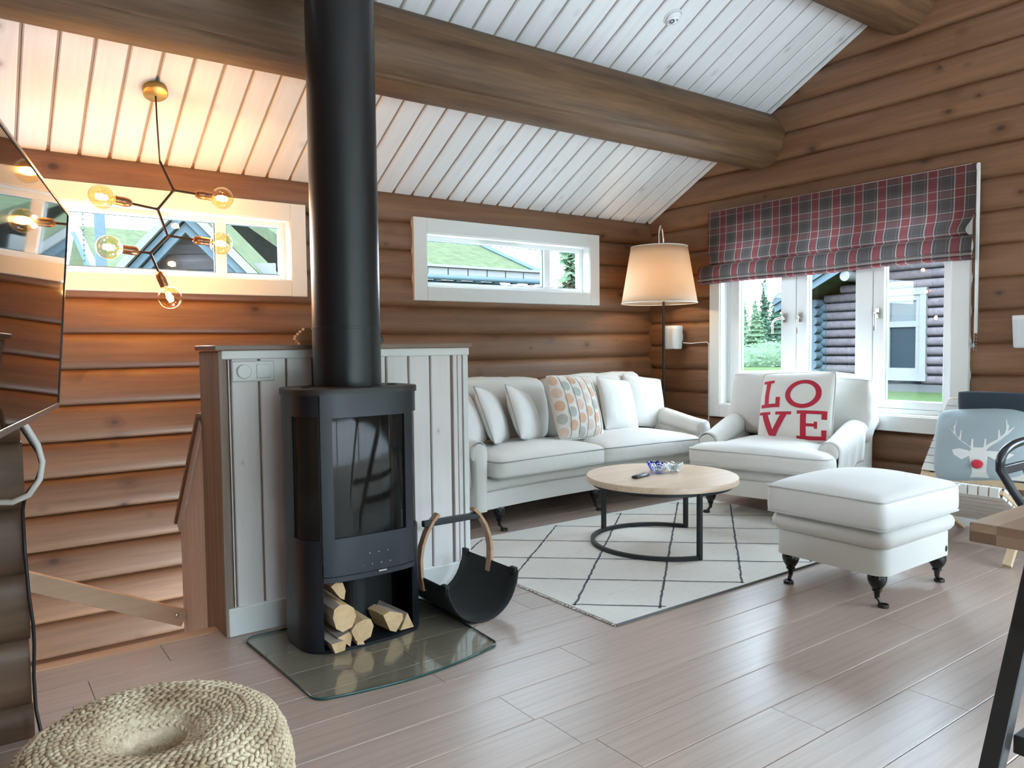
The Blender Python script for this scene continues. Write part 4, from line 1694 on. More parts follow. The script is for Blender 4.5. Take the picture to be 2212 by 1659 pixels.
ZT = .0112 + .409
rm = thing('remote_control', 'black remote control with grey keys on the round table', 'remote', (3.225, 3.145, ZT), (0, 0, R(14)))
MB().box(-.075, .075, -.020, .020, .001, .017).obj('case', M['remote'], rm, bevel=.006)
mb = MB()
for i in range(5):
    for j in range(3):
        mb.box(-.055 + .021 * i, -.042 + .021 * i, -.014 + .0105 * j, -.007 + .0105 * j, .0165, .0195)
mb.obj('keys', M['button'], rm)
for lb, mk, x, y in (('clear scalloped glass tealight holder nearest the remote control', 'clear', 3.40, 3.165),
                     ('cobalt blue glass tealight holder behind the two clear ones', 'blue', 3.455, 3.245),
                     ('clear scalloped glass tealight holder, the right one of the three', 'clear', 3.515, 3.145)):
    t = thing('tealight_holder', lb, 'candle holder', (x, y, ZT), (0, 0, x * 9), 'glass tealight holders')
    mb = MB()
    prof = [(.0, .002), (.022, .001), (.030, .006), (.036, .018), (.049, .040), (.052, .052), (.046, .054), (.036, .048), (.028, .026), (.026, .018), (0, .016)]
    n = 48
    v = []
    for r_, z in prof:
        for q in range(n):
            a = 2 * pi * q / n
            sc = 1 + .07 * cos(8 * a) * smooth01((r_ - .024) / .02)
            v.append((r_ * sc * cos(a), r_ * sc * sin(a), z + (.005 * cos(8 * a) if z > .035 else 0)))
    mb.add(v, [(i * n + q, i * n + (q + 1) % n, (i + 1) * n + (q + 1) % n, (i + 1) * n + q) for i in range(len(prof) - 1) for q in range(n)])
    mb.obj('glass_cup', M[mk], t, smooth=True)
    MB().lathe([(0, .018), (.019, .018), (.019, .032), (.0185, .032), (.0, .029)], 20).obj('tealight', M['chrome'] if mk == 'clear' else M['plastic'], t, smooth=True,
                                                                                    auto=40)

# ------------------------------------------------------------------ floor lamp in the corner
fl_ = thing('floor_lamp', 'black arched floor lamp with large linen shade in the corner', 'lamp', (5.045, 4.635, 0))
MB().lathe([(0, 0), (.125, 0), (.125, .018), (.12, .022), (.012, .03), (0, .03)], 40).obj('foot', M['darkpole'], fl_, smooth=True, auto=40)
dirx, diry = -.856, -.517
SHD = Vector((dirx * .185, diry * .185))
pts = [(0, 0, .02), (0, 0, 1.0), (0, 0, 2.06)]
for i in range(1, 17):
    a = pi * i / 16
    pts.append((SHD.x * (1 - cos(a)) / 2, SHD.y * (1 - cos(a)) / 2, 2.06 + .165 * sin(a)))
pts.append((SHD.x, SHD.y, 1.97))
MB().tube(pts[:3], .0115, 12).obj('pole', M['darkpole'], fl_, smooth=True, auto=40)
MB().tube(pts[2:], .0105, 12).obj('arc_tube', M['chrome'], fl_, smooth=True, auto=40)
n = 64
mb = MB()
mb.grid(lambda u, v: (SHD.x + lerp(.322, .240, v) * cos(2 * pi * u), SHD.y + lerp(.322, .240, v) * sin(2 * pi * u), lerp(1.555, 2.035, v)), n, 8, cu=True)
sh = mb.obj('lamp_shade', M['shade'], fl_, smooth=True, solid=.003)
for r_, z in ((.322, 1.556), (.240, 2.034)):
    mb = MB()
    mb.tube([(SHD.x + r_ * cos(2 * pi * q / n), SHD.y + r_ * sin(2 * pi * q / n), z) for q in range(n)], .004, 6, closed=True)
    mb.obj('shade_rim', M['plastic'], sh, smooth=True)
mb = MB()
for a in (R(-38), R(82), R(202)):
    mb.tube([(SHD.x + .015 * cos(a), SHD.y + .015 * sin(a), 1.92), (SHD.x + .245 * cos(a), SHD.y + .245 * sin(a), 1.99)], .002, 6)
mb.tube([(SHD.x, SHD.y, 1.97), (SHD.x, SHD.y, 1.86)], .017, 14)
mb.obj('shade_carrier', M['chrome'], fl_, smooth=True, auto=40)
MB().lathe([(0, -.05), (.022, -.044), (.033, -.02), (.033, .005), (.018, .035), (.014, .06), (0, .06)], 20, (SHD.x, SHD.y, 1.80)).obj(
    'bulb', emit('warm_bulb', (1.0, .86, .62), 2.5), fl_, smooth=True)
MB().tube([(SHD.x + .03, SHD.y - .02, 1.86), (SHD.x + .02, SHD.y - .03, 1.60)], .0015, 5).obj('pull_cord', M['cable_b'], fl_)


def point(name, loc, w, col, size):
    ld = bpy.data.lights.new(name, 'POINT')
    ld.energy = w
    ld.color = col
    ld.shadow_soft_size = size
    o = bpy.data.objects.new(name, ld)
    o.location = loc
    COL.objects.link(o)
    return o


point('lamp_bulb_light', (5.045 + SHD.x, 4.635 + SHD.y, 1.72), 1.6, (1.0, .74, .46), .035)

# ------------------------------------------------------------------ branching pendant
pd = thing('pendant_lamp', 'branching bronze pendant with five globe bulbs over the stairs', 'lamp', (.913, 4.5, 2.612))
P0 = Vector((.913, 4.5, 2.612))


def L_(x, z, y=4.5):
    return Vector((x, y, z)) - P0


rot = Matrix.Rotation(-ang, 4, 'X')
MB().lathe([(0, -.034), (.056, -.034), (.0625, -.030), (.0625, .004), (0, .004)], 40, (0, 0, 0), Matrix.Rotation(math.atan(SLOPE), 4, 'X').inverted()).obj(
    'ceiling_rose', M['brass'], pd, smooth=True, auto=40)
top = L_(.916, 2.585)
r1, j1, j2, j3, j4 = L_(.925, 2.23), L_(.991, 2.081), L_(.907, 1.969), L_(.952, 1.83), L_(.862, 1.729)
MB().tube([top, L_(.918, 2.45), r1], .0045, 8).obj('drop_rod', M['bronze'], pd, smooth=True)
for a, b in ((r1, j1), (j1, j2), (j2, j3), (j3, j4)):
    MB().tube([a, b], .0068, 8).obj('rod', M['bronze'], pd, smooth=True, auto=40)
for j in (j1, j2, j3, j4):
    mb = MB()
    mb.lathe([(0, -.011), (.008, -.008), (.011, 0), (.008, .008), (0, .011)], 12, j)
    mb.obj('joint', M['bronze'], pd, smooth=True)
arms = [(j2, L_(.629, 2.002, 4.47)), (j1, L_(1.255, 2.067, 4.52)), (j4, L_(.657, 1.745, 4.48)), (j3, L_(1.232, 1.805, 4.49)), (j4, L_(.953, 1.492, 4.5))]
for j, b in arms:
    d = (b - j).normalized()
    s0 = b - d * .152
    s1 = b - d * .062
    MB().tube([j, s0], .0065, 8).obj('rod', M['bronze'], pd, smooth=True, auto=40)
    ds = [0, .004, .010, .020, .036, .054, .056, .088]
    rs = [.007, .014, .0195, .023, .0245, .0245, .0235, .0235]
    sk = MB().tube([s0 + d * q for q in ds], rs, 20).obj('socket', M['copper'], pd, smooth=True, auto=50)
    # globe bulb: glass, screw neck, spiral filament
    q = Vector((0, 0, 1)).rotation_difference(d).to_matrix().to_4x4()
    prof = [(.0145, -.064), (.0155, -.052), (.024, -.046)] + [(.0625 * sin(R(a)), -.0625 * cos(R(a)) + .0) for a in range(36, 181, 12)]
    mb = MB()
    mb.lathe(prof, 28, b, q)
    bl_ = mb.obj('bulb_glass', M['bulb'], pd, smooth=True)
    s_ = q @ Vector((1, 0, 0))
    t_ = q @ Vector((0, 1, 0))
    fp = []
    for i in range(56):
        u = i / 55
        c_ = b + d * (-.028 + .052 * u)
        fp.append(c_ + (s_ * cos(u * 2 * pi * 7) + t_ * sin(u * 2 * pi * 7)) * .0125)
    MB().tube(fp, .0024, 4).obj('filament', M['fil'], bl_)
    MB().tube([b - d * .062, b - d * .03], .005, 8).obj('glass_stem', M['brass'], bl_, smooth=True)
    point('pendant_bulb_light', P0 + b, 1.75, (1.0, .39, .125), .02)

# ------------------------------------------------------------------ smoke detector
sd = thing('smoke_detector', 'small white round smoke detector on the sloping ceiling', 'smoke detector', (3.683, 3.301, zceil(3.301)), (-ang, 0, 0))
MB().lathe([(0, -.030), (.030, -.030), (.036, -.024), (.050, -.018), (.052, .0), (0, .0)], 40).obj('housing', M['plastic'], sd, smooth=True, auto=35)
MB().lathe([(.054, -.010), (.059, -.008), (.059, .003), (.054, .003)], 40, closed=True).obj('mount_ring', M['plastic'], sd, smooth=True, auto=35)
mb = MB()
mb.lathe([(.008, -.033), (.017, -.033), (.017, -.028), (.008, -.028)], 16, (-.012, .012, 0), closed=True)
mb.box(.006, .022, -.012, -.006, -.032, -.024)
mb.box(.012, .030, -.002, .003, -.030, -.022)
mb.obj('test_button', M['remote'], sd)


# ------------------------------------------------------------------ wall speakers
def wall_speaker(label, y0, y1, z0, z1, bracket_side):
    yc, zc = (y0 + y1) / 2, (z0 + z1) / 2
    w, h = abs(y1 - y0), z1 - z0
    t = thing('wall_speaker', label, 'speaker', (XW - .095, yc, zc), (0, 0, R(-90)), 'white wall speakers')
    rings, cap = [], []
    for z, s in ((-.5, .80), (-.485, .88), (-.44, .915), (.0, .965), (.36, 1.0)):
        rings.append([(x * s, y * s, z * h) for x, y in rrect(w, .12, .05, 8, 4)])
    MB().loft(rings).obj('grille', M['speaker'], t, smooth=True, auto=50)
    rings = []
    for z, s in ((.36, 1.005), (.47, 1.01), (.495, .985), (.50, .95)):
        rings.append([(x * s, y * s, z * h) for x, y in rrect(w, .12, .05, 8, 4)])
    MB().loft(rings).obj('top_band', M['plastic'], t, smooth=True, auto=40)
    MB().box(-.03, .03, .05, .125, -.03, .03).obj('wall_bracket', M['plastic'], t, bevel=.004)
    return t


wall_speaker('white wall speaker behind the floor lamp pole', 4.545, 4.715, 1.160, 1.368, 1)
wall_speaker('white wall speaker cut by the right edge of the picture', 1.755, 1.925, 1.155, 1.350, 1)
cb = MB()
cb.tube([(5.19, 4.54, 1.215), (5.225, 4.48, 1.208), (5.235, 4.40, 1.215), (5.235, 4.31, 1.218)] + [(5.234, 4.29, z) for z in (1.205, 1.0, .7, .5, .35)], .004, 8)
tag(cb.obj('speaker_cable', M['cable_w'], smooth=True), 'white speaker cable running along the log wall to the window casing', 'cable')

# ------------------------------------------------------------------ roman blind
rb = thing('roman_blind', 'plaid roman blind in grey and red gathered above the big window', 'blind', (XW, 0, 0))
prof = [(2.318, .012), (2.25, .013), (2.16, .014), (2.08, .016), (2.02, .021), (1.97, .032), (1.93, .046), (1.90, .050), (1.88, .040), (1.869, .014)]
YA, YB = 2.172, 4.287


def blind_pt(u, d, z, low=False):
    y = lerp(YA, YB, u)
    wob = .004 * noise.noise(Vector((y * 3, z * 5, 0)))
    if not low:
        pin = .040 * math.exp(-((z - 1.905) / .055) ** 2)
        y += (pin if u < .5 else -pin) * (abs(u - .5) * 2) ** 8
        return (-.030 - d - wob, y, z)
    ex = (.052 if u > .5 else -.010) * (abs(u - .5) * 2) ** 8
    sag = .010 * sin(u * 9) + .012 * sin(u * 3.1 + .6) - .006
    return (-.030 - d - wob * 2, y + ex, z + sag * .5)


def cloth(name, prof, low):
    nu = 72
    nv = len(prof)
    mb = MB()
    vv, acc = [0.0], 0.0
    for (z0, d0), (z1, d1) in zip(prof, prof[1:]):
        acc += sqrt((z1 - z0) ** 2 + (d1 - d0) ** 2)
        vv.append(acc)
    for j in range(nv):
        for i in range(nu):
            mb.v.append(Vector(blind_pt(i / (nu - 1), prof[j][1], prof[j][0], low)))
    for j in range(nv - 1):
        for i in range(nu - 1):
            mb.f.append((j * nu + i, j * nu + i + 1, (j + 1) * nu + i + 1, (j + 1) * nu + i))
    mb.fm = [0] * len(mb.f)
    o = mb.obj(name, M['plaid'], rb, smooth=True)
    me = o.data
    uvl = me.uv_layers.new(name='UVMap')
    for lp in me.loops:
        i, j = lp.vertex_index % nu, lp.vertex_index // nu
        yy = lerp(YA, YB, i / (nu - 1))
        uvl.data[lp.index].uv = ((4.156 - yy) / .1693 * .1693 + .1693 * 2, (vv[j] + (.005 if not low else .115)) if not low else .12 + vv[j] * .12)
    return o


def dense(pr, m=4):
    out = []
    for a, b in zip(pr, pr[1:]):
        out += [(lerp(a[0], b[0], i / m), lerp(a[1], b[1], i / m)) for i in range(m)]
    return out + [pr[-1]]


cloth('upper_drop', dense(prof, 3), False)
low = [(1.874, .012), (1.866, .05), (1.845, .074), (1.80, .086), (1.772, .088), (1.763, .082), (1.760, .062), (1.757, .083), (1.748, .088), (1.739, .083), (1.737, .060),
       (1.734, .078), (1.726, .082), (1.717, .074), (1.712, .03), (1.72, .012)]
cloth('folded_pleats', dense(low, 2), True)
MB().box(-.040, -.028, 2.150, 4.275, 2.282, 2.312).obj('head_rail', M['white'], rb, bevel=.002)
MB().box(-.045, -.03, 2.150, 2.168, 1.25, 2.318).obj('guide_strip', M['white'], rb, bevel=.002)
mb = MB()
for i in range(56):
    z = 2.27 - i * .0205
    mb.lathe([(0, -.003), (.003, 0), (0, .003)], 6, (-.055, 2.158 - .01 * sin(i * .03), z))
mb.tube([(-.055, 2.158, 2.28), (-.055, 2.156, 1.6), (-.05, 2.165, 1.14)], .0012, 5)
o = mb.obj('bead_chain', M['plastic'], rb)
o['kind'] = 'stuff'
o = MB().lathe([(0, 0), (.012, 0), (.013, .012), (.008, .018), (.016, .028), (.014, .036), (0, .038)], 16, (0, 0, 0), Matrix.Rotation(R(-90), 4, 'Y')).obj(
    'chain_holder', M['clear'], None, smooth=True)
o.location = (XW + .002, 2.180, 1.172)
tag(o, 'small clear chain holder on the logs right of the window', 'hook')


# ------------------------------------------------------------------ television on the partition
al, tau = R(11.75), R(4.6)
nT = Vector((cos(al) * cos(tau), -sin(al) * cos(tau), -sin(tau)))
eT = Vector((-sin(al), -cos(al), 0))
uT = eT.cross(nT)
if uT.z < 0:
    uT = -uT
TW, TH = .90, .470
AT = Vector((.2098, 2.140, 1.300))          # middle of the far edge
cT = AT + eT * (TW / 2)
tv = thing('television', 'flat black television seen nearly edge-on at the left, mirroring the pendant bulbs', 'television')
mT = Matrix((eT, nT, uT)).transposed().to_4x4()   # columns: local x along, local y towards the viewer side, local z up
if mT.determinant() < 0:
    mT = Matrix((-eT, nT, uT)).transposed().to_4x4()
mT.translation = cT
tv.matrix_world = mT
MB().box(-TW / 2, TW / 2, -.034, -.004, -TH / 2, TH / 2).obj('back_shell', M['tvframe'], tv, bevel=.004)
MB().box(-TW / 2 + .006, TW / 2 - .006, -.006, .0, -TH / 2 + .012, TH / 2 - .006).obj('screen', M['tvblack'], tv)
fr = []
for (a0, a1, c0, c1) in ((-TW / 2 - .002, TW / 2 + .002, -TH / 2 - .002, -TH / 2 + .011), (-TW / 2 - .002, TW / 2 + .002, TH / 2 - .005, TH / 2 + .002)):
    MB().box(a0, a1, -.022, .0022, c0, c1).obj('bezel_edge', M['tvedge'], tv, bevel=.0015)
for s_ in (-1, 1):
    MB().box(s_ * TW / 2 - .005, s_ * TW / 2 + .005, -.022, .0020, -TH / 2, TH / 2).obj('bezel_side', M['tvframe'], tv, bevel=.0015)
MB().box(-.20, .20, -.060, -.034, -.16, .14).obj('rear_housing', M['tvframe'], tv, bevel=.01)
inv = mT.inverted()
pA = inv @ Vector((-.05, 2.74, 1.30))
pB = inv @ Vector((-.17, 2.20, 1.30))
mb = MB()
mb.tube([pA, pB, Vector((.0, -.05, .0))], .018, 10)
mb.obj('swivel_arm', M['black'], tv, smooth=True, auto=40)
mb = MB()
mb.box(-.10, .0, 2.722, 2.752, 1.20, 1.40)
o = mb.obj('arm_wall_plate', M['black'], None, bevel=.004)
o.parent = tv
o.matrix_parent_inverse = mT.inverted()

# cables behind the television
mb = MB()
mb.tube([(.10, 2.58, 1.05), (.118, 2.59, 1.03), (.150, 2.59, .985), (.176, 2.59, .93), (.186, 2.59, .88), (.178, 2.59, .83), (.150, 2.60, .785), (.11, 2.62, .765),
         (.05, 2.67, .765), (-.05, 2.70, .78)], .0085, 8)
tag(mb.obj('white_cable', M['cable_w'], smooth=True), 'white cable looping out from behind the television', 'cable')
mb = MB()
mb.tube([(.11, 2.61, 1.04), (.150, 2.64, .96), (.18, 2.64, .90), (.187, 2.645, .86), (.172, 2.66, .81), (.146, 2.70, .77), (.139, 2.728, .72), (.140, 2.735, .60),
         (.146, 2.733, .45), (.1535, 2.732, .36), (.1540, 2.732, .30), (.149, 2.73, .20), (.150, 2.72, .10), (.160, 2.70, .03), (.168, 2.68, .006), (.175, 2.62, .006)], .0052, 8)
tag(mb.obj('black_cable', M['cable_b'], smooth=True), 'black cable hanging down the end of the log partition to the floor', 'cable')

# ------------------------------------------------------------------ jute pouf
pf = thing('jute_pouf', 'round braided jute pouf with a sunken centre on the floor', 'pouf', (.320, 1.820, 0))
prof = [(.020, .080), (.050, .095), (.055, .190), (.059, .285), (.072, .322), (.108, .345), (.155, .358), (.200, .363), (.238, .355), (.268, .334), (.287, .298), (.297, .25),
        (.300, .19), (.298, .12), (.290, .06), (.278, .02), (.262, .002)]
MB().lathe([(0, .08)] + [(r_ - .004, z) for r_, z in prof] + [(0, .002)], 64).obj('pouf_body', M['jute'], pf, smooth=True)
# braid rows, following the profile: every row is a chain of leaning stitches
dist, rows, acc = [], [], 0.0
step = .0125
rj = random.Random(11)
tgt = 0.0
for (r0, z0), (r1, z1) in zip(prof, prof[1:]):
    L = sqrt((r1 - r0) ** 2 + (z1 - z0) ** 2)
    while tgt <= acc + L:
        t = (tgt - acc) / L
        rows.append((lerp(r0, r1, t), lerp(z0, z1, t), (r1 - r0) / L, (z1 - z0) / L))
        tgt += step
    acc += L
mb = MB()
unit = [(1, 0, 0), (0, 1, 0), (0, 0, 1), (-1, 0, 0), (0, -1, 0), (0, 0, -1)]
oct_f = [(0, 1, 2), (1, 3, 2), (3, 4, 2), (4, 0, 2), (1, 0, 5), (3, 1, 5), (4, 3, 5), (0, 4, 5)]
sphere = []
bmt = bmesh.new()
bmesh.ops.create_icosphere(bmt, subdivisions=1, radius=1.0)
sph_v = [v.co.copy() for v in bmt.verts]
sph_f = [tuple(v.index for v in f.verts) for f in bmt.faces]
bmt.free()
for ri, (r_, z, tr_, tz) in enumerate(rows):
    n = max(8, int(2 * pi * r_ / .0175))
    for q in range(n):
        a = 2 * pi * (q + .5 * (ri % 2)) / n
        rad = Vector((cos(a), sin(a), 0))
        tan = Vector((-sin(a), cos(a), 0))
        mer = rad * tr_ + Vector((0, 0, tz))
        nrm = tan.cross(mer)
        if nrm.dot(rad + Vector((0, 0, .6 if z > .3 else 0))) < 0:
            nrm = -nrm
        lean = (.62 if ri % 2 else -.62) + rj.uniform(-.12, .12)
        d = tan * cos(lean) + mer * sin(lean)
        e = nrm.cross(d)
        c_ = rad * r_ + Vector((0, 0, z)) + nrm * rj.uniform(-.001, .0015)
        la, lb, lc = .0128 * rj.uniform(.9, 1.15), .0062 * rj.uniform(.85, 1.15), .0052
        mb.add([c_ + d * (p.x * la) + e * (p.y * lb) + nrm * (p.z * lc) for p in sph_v], sph_f)
o = mb.obj('braid', M['jute'], pf, smooth=True)
o['kind'] = 'stuff'

# ------------------------------------------------------------------ webbed lounge chair by the right wall
dk = thing('lounge_chair', 'wooden lounge chair with white woven webbing under the log wall', 'chair', (4.72, 1.94, 0))
HW = .285
bf0, bf1 = Vector((-.30, 0, .012)), Vector((.372, 0, .835))       # back frame runs from front foot to top
sf0, sf1 = Vector((-.335, 0, .405)), Vector((.44, 0, .012))       # seat frame from front edge down to the rear foot
for s_ in (-1, 1):
    y = s_ * HW
    off = Vector((0, y, 0))
    MB().bar(bf0 + off, bf1 + off, .024, .046, (0, 1, 0)).obj('back_post', M['beech'], dk, bevel=.004)
    off2 = Vector((0, s_ * (HW - .030), 0))
    MB().bar(sf0 + off2, sf1 + off2, .024, .046, (0, 1, 0)).obj('seat_rail', M['beech'], dk, bevel=.004)
# re-orient: bar() puts w across; cross rails tie the posts
for p, q in ((bf0.lerp(bf1, .985), HW), (bf0.lerp(bf1, .46), HW), (sf0.lerp(sf1, .015), HW - .03), (sf0.lerp(sf1, .62), HW - .03)):
    MB().bar(p + Vector((0, -q, 0)), p + Vector((0, q, 0)), .022, .038).obj('cross_rail', M['beech'], dk, bevel=.003)


def strap(p, d, hw, wd, name='strap'):
    """one woven strap across the chair, wrapped round both rails; p on the rail axis, d along the rail"""
    up = Vector((0, 1, 0)).cross(d).normalized()
    if up.z < 0:
        up = -up
    mb = MB()
    mb.bar(p + up * .027 - Vector((0, hw + .014, 0)), p + up * .027 + Vector((0, hw + .014, 0)), wd, .004, up)
    mb.bar(p - up * .027 - Vector((0, hw + .014, 0)), p - up * .027 + Vector((0, hw + .014, 0)), wd, .004, up)
    for s_ in (-1, 1):
        c_ = p + Vector((0, s_ * (hw + .016), 0))
        mb.bar(c_ - up * .028, c_ + up * .028, .004, wd, d)
    mb.obj(name, M['webbing'], dk)


db = (bf1 - bf0).normalized()
nb_ = 10
for i in range(nb_):
    strap(bf0.lerp(bf1, .50 + .455 * i / (nb_ - 1)), db, HW, .049)
ds_ = (sf1 - sf0).normalized()
for i in range(7):
    strap(sf0.lerp(sf1, .05 + .52 * i / 6), ds_, HW - .03, .058)
for i in range(10):
    y = lerp(-HW + .05, HW - .05, i / 9)
    p = sf0.lerp(sf1, .015) + Vector((0, y, 0))
    MB().box(-.024, .018, -.022, .022, -.024, .026).obj('front_wrap', M['webbing'], dk).location = p
nv = thing('lounge_cushion', 'dark navy cushion hanging over the back of the lounge chair', 'cushion', (4.985, 1.90, .52), (R(16), 0, R(-90)))
Pillow(.44, .40, .085, 31, .01, .004, 5, .06).build('cover', M['navy'], nv)
PR = Pillow(.52, .46, .19, 33, .03, .008, 2.6, .09)
rp = thing('deer_pillow', 'grey plush pillow with white deer head print and red pompom', 'pillow', (4.735, 1.925, .375), (R(-20), R(-5), R(-86)))
PR.build('cover', M['deerbase'], rp)
mb = MB()
cx = .08
dv = -.16
quads = [
    # neck, muzzle, head
    [(cx - .26, -.97), (cx + .22, -.97), (cx + .15, -.62), (cx - .15, -.62)],
    [(cx - .15, -.62), (cx + .15, -.62), (cx + .17, -.38), (cx - .17, -.38)],
    [(cx - .17, -.38), (cx + .17, -.38), (cx + .20, -.12), (cx - .20, -.12)],
    [(cx - .20, -.12), (cx + .20, -.12), (cx + .10, -.01), (cx - .10, -.01)],
    # ears
    [(cx - .17, -.22), (cx - .34, -.32), (cx - .50, -.20), (cx - .20, -.09)], [(cx - .50, -.20), (cx - .56, -.06), (cx - .40, -.03), (cx - .20, -.09)],
    [(cx + .17, -.22), (cx + .40, -.36), (cx + .58, -.26), (cx + .20, -.09)], [(cx + .58, -.26), (cx + .68, -.16), (cx + .50, -.11), (cx + .20, -.09)],
]
for s_ in (-1, 1):
    def q_(a, b, w0, w1):
        a, b = Vector(a), Vector(b)
        d = (b - a).normalized()
        n = Vector((-d.y, d.x))
        return [tuple(x) for x in ((Vector((cx + s_ * (a.x), a.y)) + n * w0), (Vector((cx + s_ * a.x, a.y)) - n * w0),
                                   (Vector((cx + s_ * b.x, b.y)) - n * w1), (Vector((cx + s_ * b.x, b.y)) + n * w1))]
    quads += [q_((.12, -.06), (.22, .06), .035, .035), q_((.22, .06), (.38, .18), .035, .032), q_((.38, .18), (.52, .36), .032, .028),
              q_((.52, .36), (.55, .60), .028, .012), q_((.13, -.04), (.13, .22), .032, .014), q_((.40, .20), (.38, .46), .028, .010),
              q_((.52, .34), (.66, .56), .026, .008), q_((.54, .45), (.50, .74), .02, .008)]
quads = [[(a, max(-.985, b + dv)) for a, b in q] for q in quads]
PR.patch(mb, quads, .002, .08)
mb.obj('deer_print', M['deer'], rp, smooth=True)
pp = PR.p(cx - .02, -.60, -1)
mb = MB()
rr = random.Random(3)
mb.grid(lambda u, v: (pp.x + .030 * sin(pi * v) * cos(2 * pi * u) * (1 + .12 * rr.uniform(-1, 1)), pp.y - .012 + .026 * sin(pi * v) * sin(2 * pi * u) * (1 + .12 * rr.uniform(-1, 1)),
                      pp.z + .026 * cos(pi * v)), 20, 12, cu=True)
mb.obj('pompom', M['red'], rp, smooth=True)

# ------------------------------------------------------------------ dining table (its corner) and the chair behind it
dt = thing('dining_table', 'butcher-block dining table corner on slanted black legs', 'table', (2.019, .842, 0))
MB().box(0, 1.55, -.95, 0, .700, .750).obj('tabletop', M['butcher'], dt, bevel=.004)
for (x0, x1, y) in ((.022, .40, -.032), (1.52, 1.15, -.032), (.022, .40, -.90), (1.52, 1.15, -.90)):
    MB().bar((x0, y, .0), (x1, y, .70), .046, .046, (0, 1, 0)).obj('leg', M['legblk'], dt, bevel=.003)
for y in (-.072, -.86):
    MB().box(.155, 1.385, y - .022, y + .022, .128, .178).obj('stretcher', M['legblk'], dt, bevel=.004)
    MB().box(.30, 1.25, y - .03, y + .03, .655, .70).obj('top_bearer', M['legblk'], dt, bevel=.003)

hc = thing('dining_chair', 'black hoop-backed dining chair behind the butcher-block table', 'chair', (3.24, .93, 0))
MB().loft([[(x * s, y * s - .02, z) for x, y in rrect(.44, .34, .12, 6, 5)] for z, s in ((.430, .94), (.438, 1.0), (.456, 1.0), (.462, .97))]).obj(
    'seat', M['chairblack'], hc, smooth=True, auto=50)
hb = []
for i in range(25):
    t = i / 24
    a = pi * (1 - t)
    x = .245 * cos(a) * (1 if True else 0)
    hb.append((.245 * math.copysign(abs(cos(a)) ** .8, cos(a)), .22, .74 + .085 * sin(a) ** .6 if 0 < t < 1 else .74))
hoop = [(-.06, .135, .46), (-.12, .165, .56), (-.19, .195, .655)] + hb + [(.19, .195, .655), (.12, .165, .56), (.06, .135, .46)]
MB().tube(hoop, .0155, 10).obj('hoop_back', M['chairblack'], hc, smooth=True)
MB().bar((-.235, .218, .735), (.235, .218, .735), .016, .034).obj('back_rail', M['chairblack'], hc, bevel=.004)
for x in (-.03, .03):
    MB().tube([(x, .138, .46), (x * 1.5, .218, .735)], .009, 8).obj('back_spindle', M['chairblack'], hc, smooth=True)
for sx in (-1, 1):
    for sy in (-1, 1):
        MB().tube([(sx * .16, sy * .105, .435), (sx * .19, sy * .12, .004)], [.018, .013], 10).obj('leg', M['chairblack'], hc, smooth=True, auto=40)

# ------------------------------------------------------------------ outside: ground, cabins, trees
gr = MB()


def zground(x, y):
    return .12 + .006 * max(0, x - 8) + .05 * noise.noise(Vector((x * .15, y * .15, 0)))


gr.grid(lambda u, v: (lerp(5.9, 130, u ** 1.6), lerp(-60, 120, v), zground(lerp(5.9, 130, u ** 1.6), lerp(-60, 120, v))), 40, 60)
gr.grid(lambda u, v: (lerp(-40, 5.9, u), lerp(5.9, 120, v ** 1.4), zground(5.9, lerp(5.9, 120, v ** 1.4))), 24, 40)
o = gr.obj('ground', M['grass'], None, smooth=True)
o['kind'] = 'structure'

gv = MB()  # pale ground out of view, added to bounce skylight up to the ceiling
gv.grid(lambda u, v: (lerp(-30, 30, u), lerp(-9, -2.3, v), -.2), 12, 12)
gv.grid(lambda u, v: (lerp(5.5, 9.0, u), lerp(-2.3, 8.0, v), zground(7, lerp(-2.3, 8, v)) + .06), 8, 12)
o = gv.obj('ground_bounce', M['bounce_ground'], None, smooth=True)
o['kind'] = 'structure'
fs = MB()  # unseen dark slope added behind the camera to block low southern sky
fs.grid(lambda u, v: (lerp(-60, 60, u), -9 - 25 * v, -.2 + 11 * v ** .8 + .6 * noise.noise(Vector((u * 20, v * 9, 0)))), 60, 20)
o = fs.obj('sky_block_slope', M['sky_block'], None, smooth=True)
o['kind'] = 'structure'

# neighbour log cabin seen through the big window (gable towards us, ridge further right)
CX = 15.7
cab = thing('log_cabin', 'weathered log cabin with white window seen through the big window', 'cabin', (CX, 0, 0))
p_ = .1935


def cab_log(y0, y1, z0, name='cabin_log', mat=None):
    mb = MB()
    pr_ = [(-.0, z0 + .01), (-.045, z0 + .03), (-.062, z0 + .06), (-.066, z0 + .097), (-.062, z0 + .134), (-.045, z0 + .164), (0, z0 + .184), (.1, z0 + .184), (.1, z0 + .01)]
    mb.prism(pr_, lambda x, z: (x, y0, z), lambda x, z: (x, y1, z))
    return mb.obj(name, mat or M['outlog'], cab, smooth=True, auto=40)


def roofz(y):       # underside of the gable roof; ridge at y = 4.6
    return 2.07 + (9.99 - y) * .5 if y > 4.6 else 2.07 + (9.99 - 4.6) * .5 - (4.6 - y) * .5


wy0, wy1, wz0, wz1 = 7.463, 8.232, .464, 2.185
i = 0
while .33 + p_ * i < 4.7:
    z0 = .33 + p_ * i
    yN = 9.60 if z0 < 2.15 else min(9.6, 9.99 - (z0 + .19 - 2.07) / .5)
    yS = -.40 if z0 < 2.15 else max(-.40, 9.2 - (9.99 - (z0 + .19 - 2.07) / .5))
    if yN > yS:
        if z0 + p_ > wz0 and z0 < wz1:
            cab_log(wy1, yN, z0)
            cab_log(yS, wy0, z0)
        else:
            cab_log(yS, yN, z0)
    i += 1
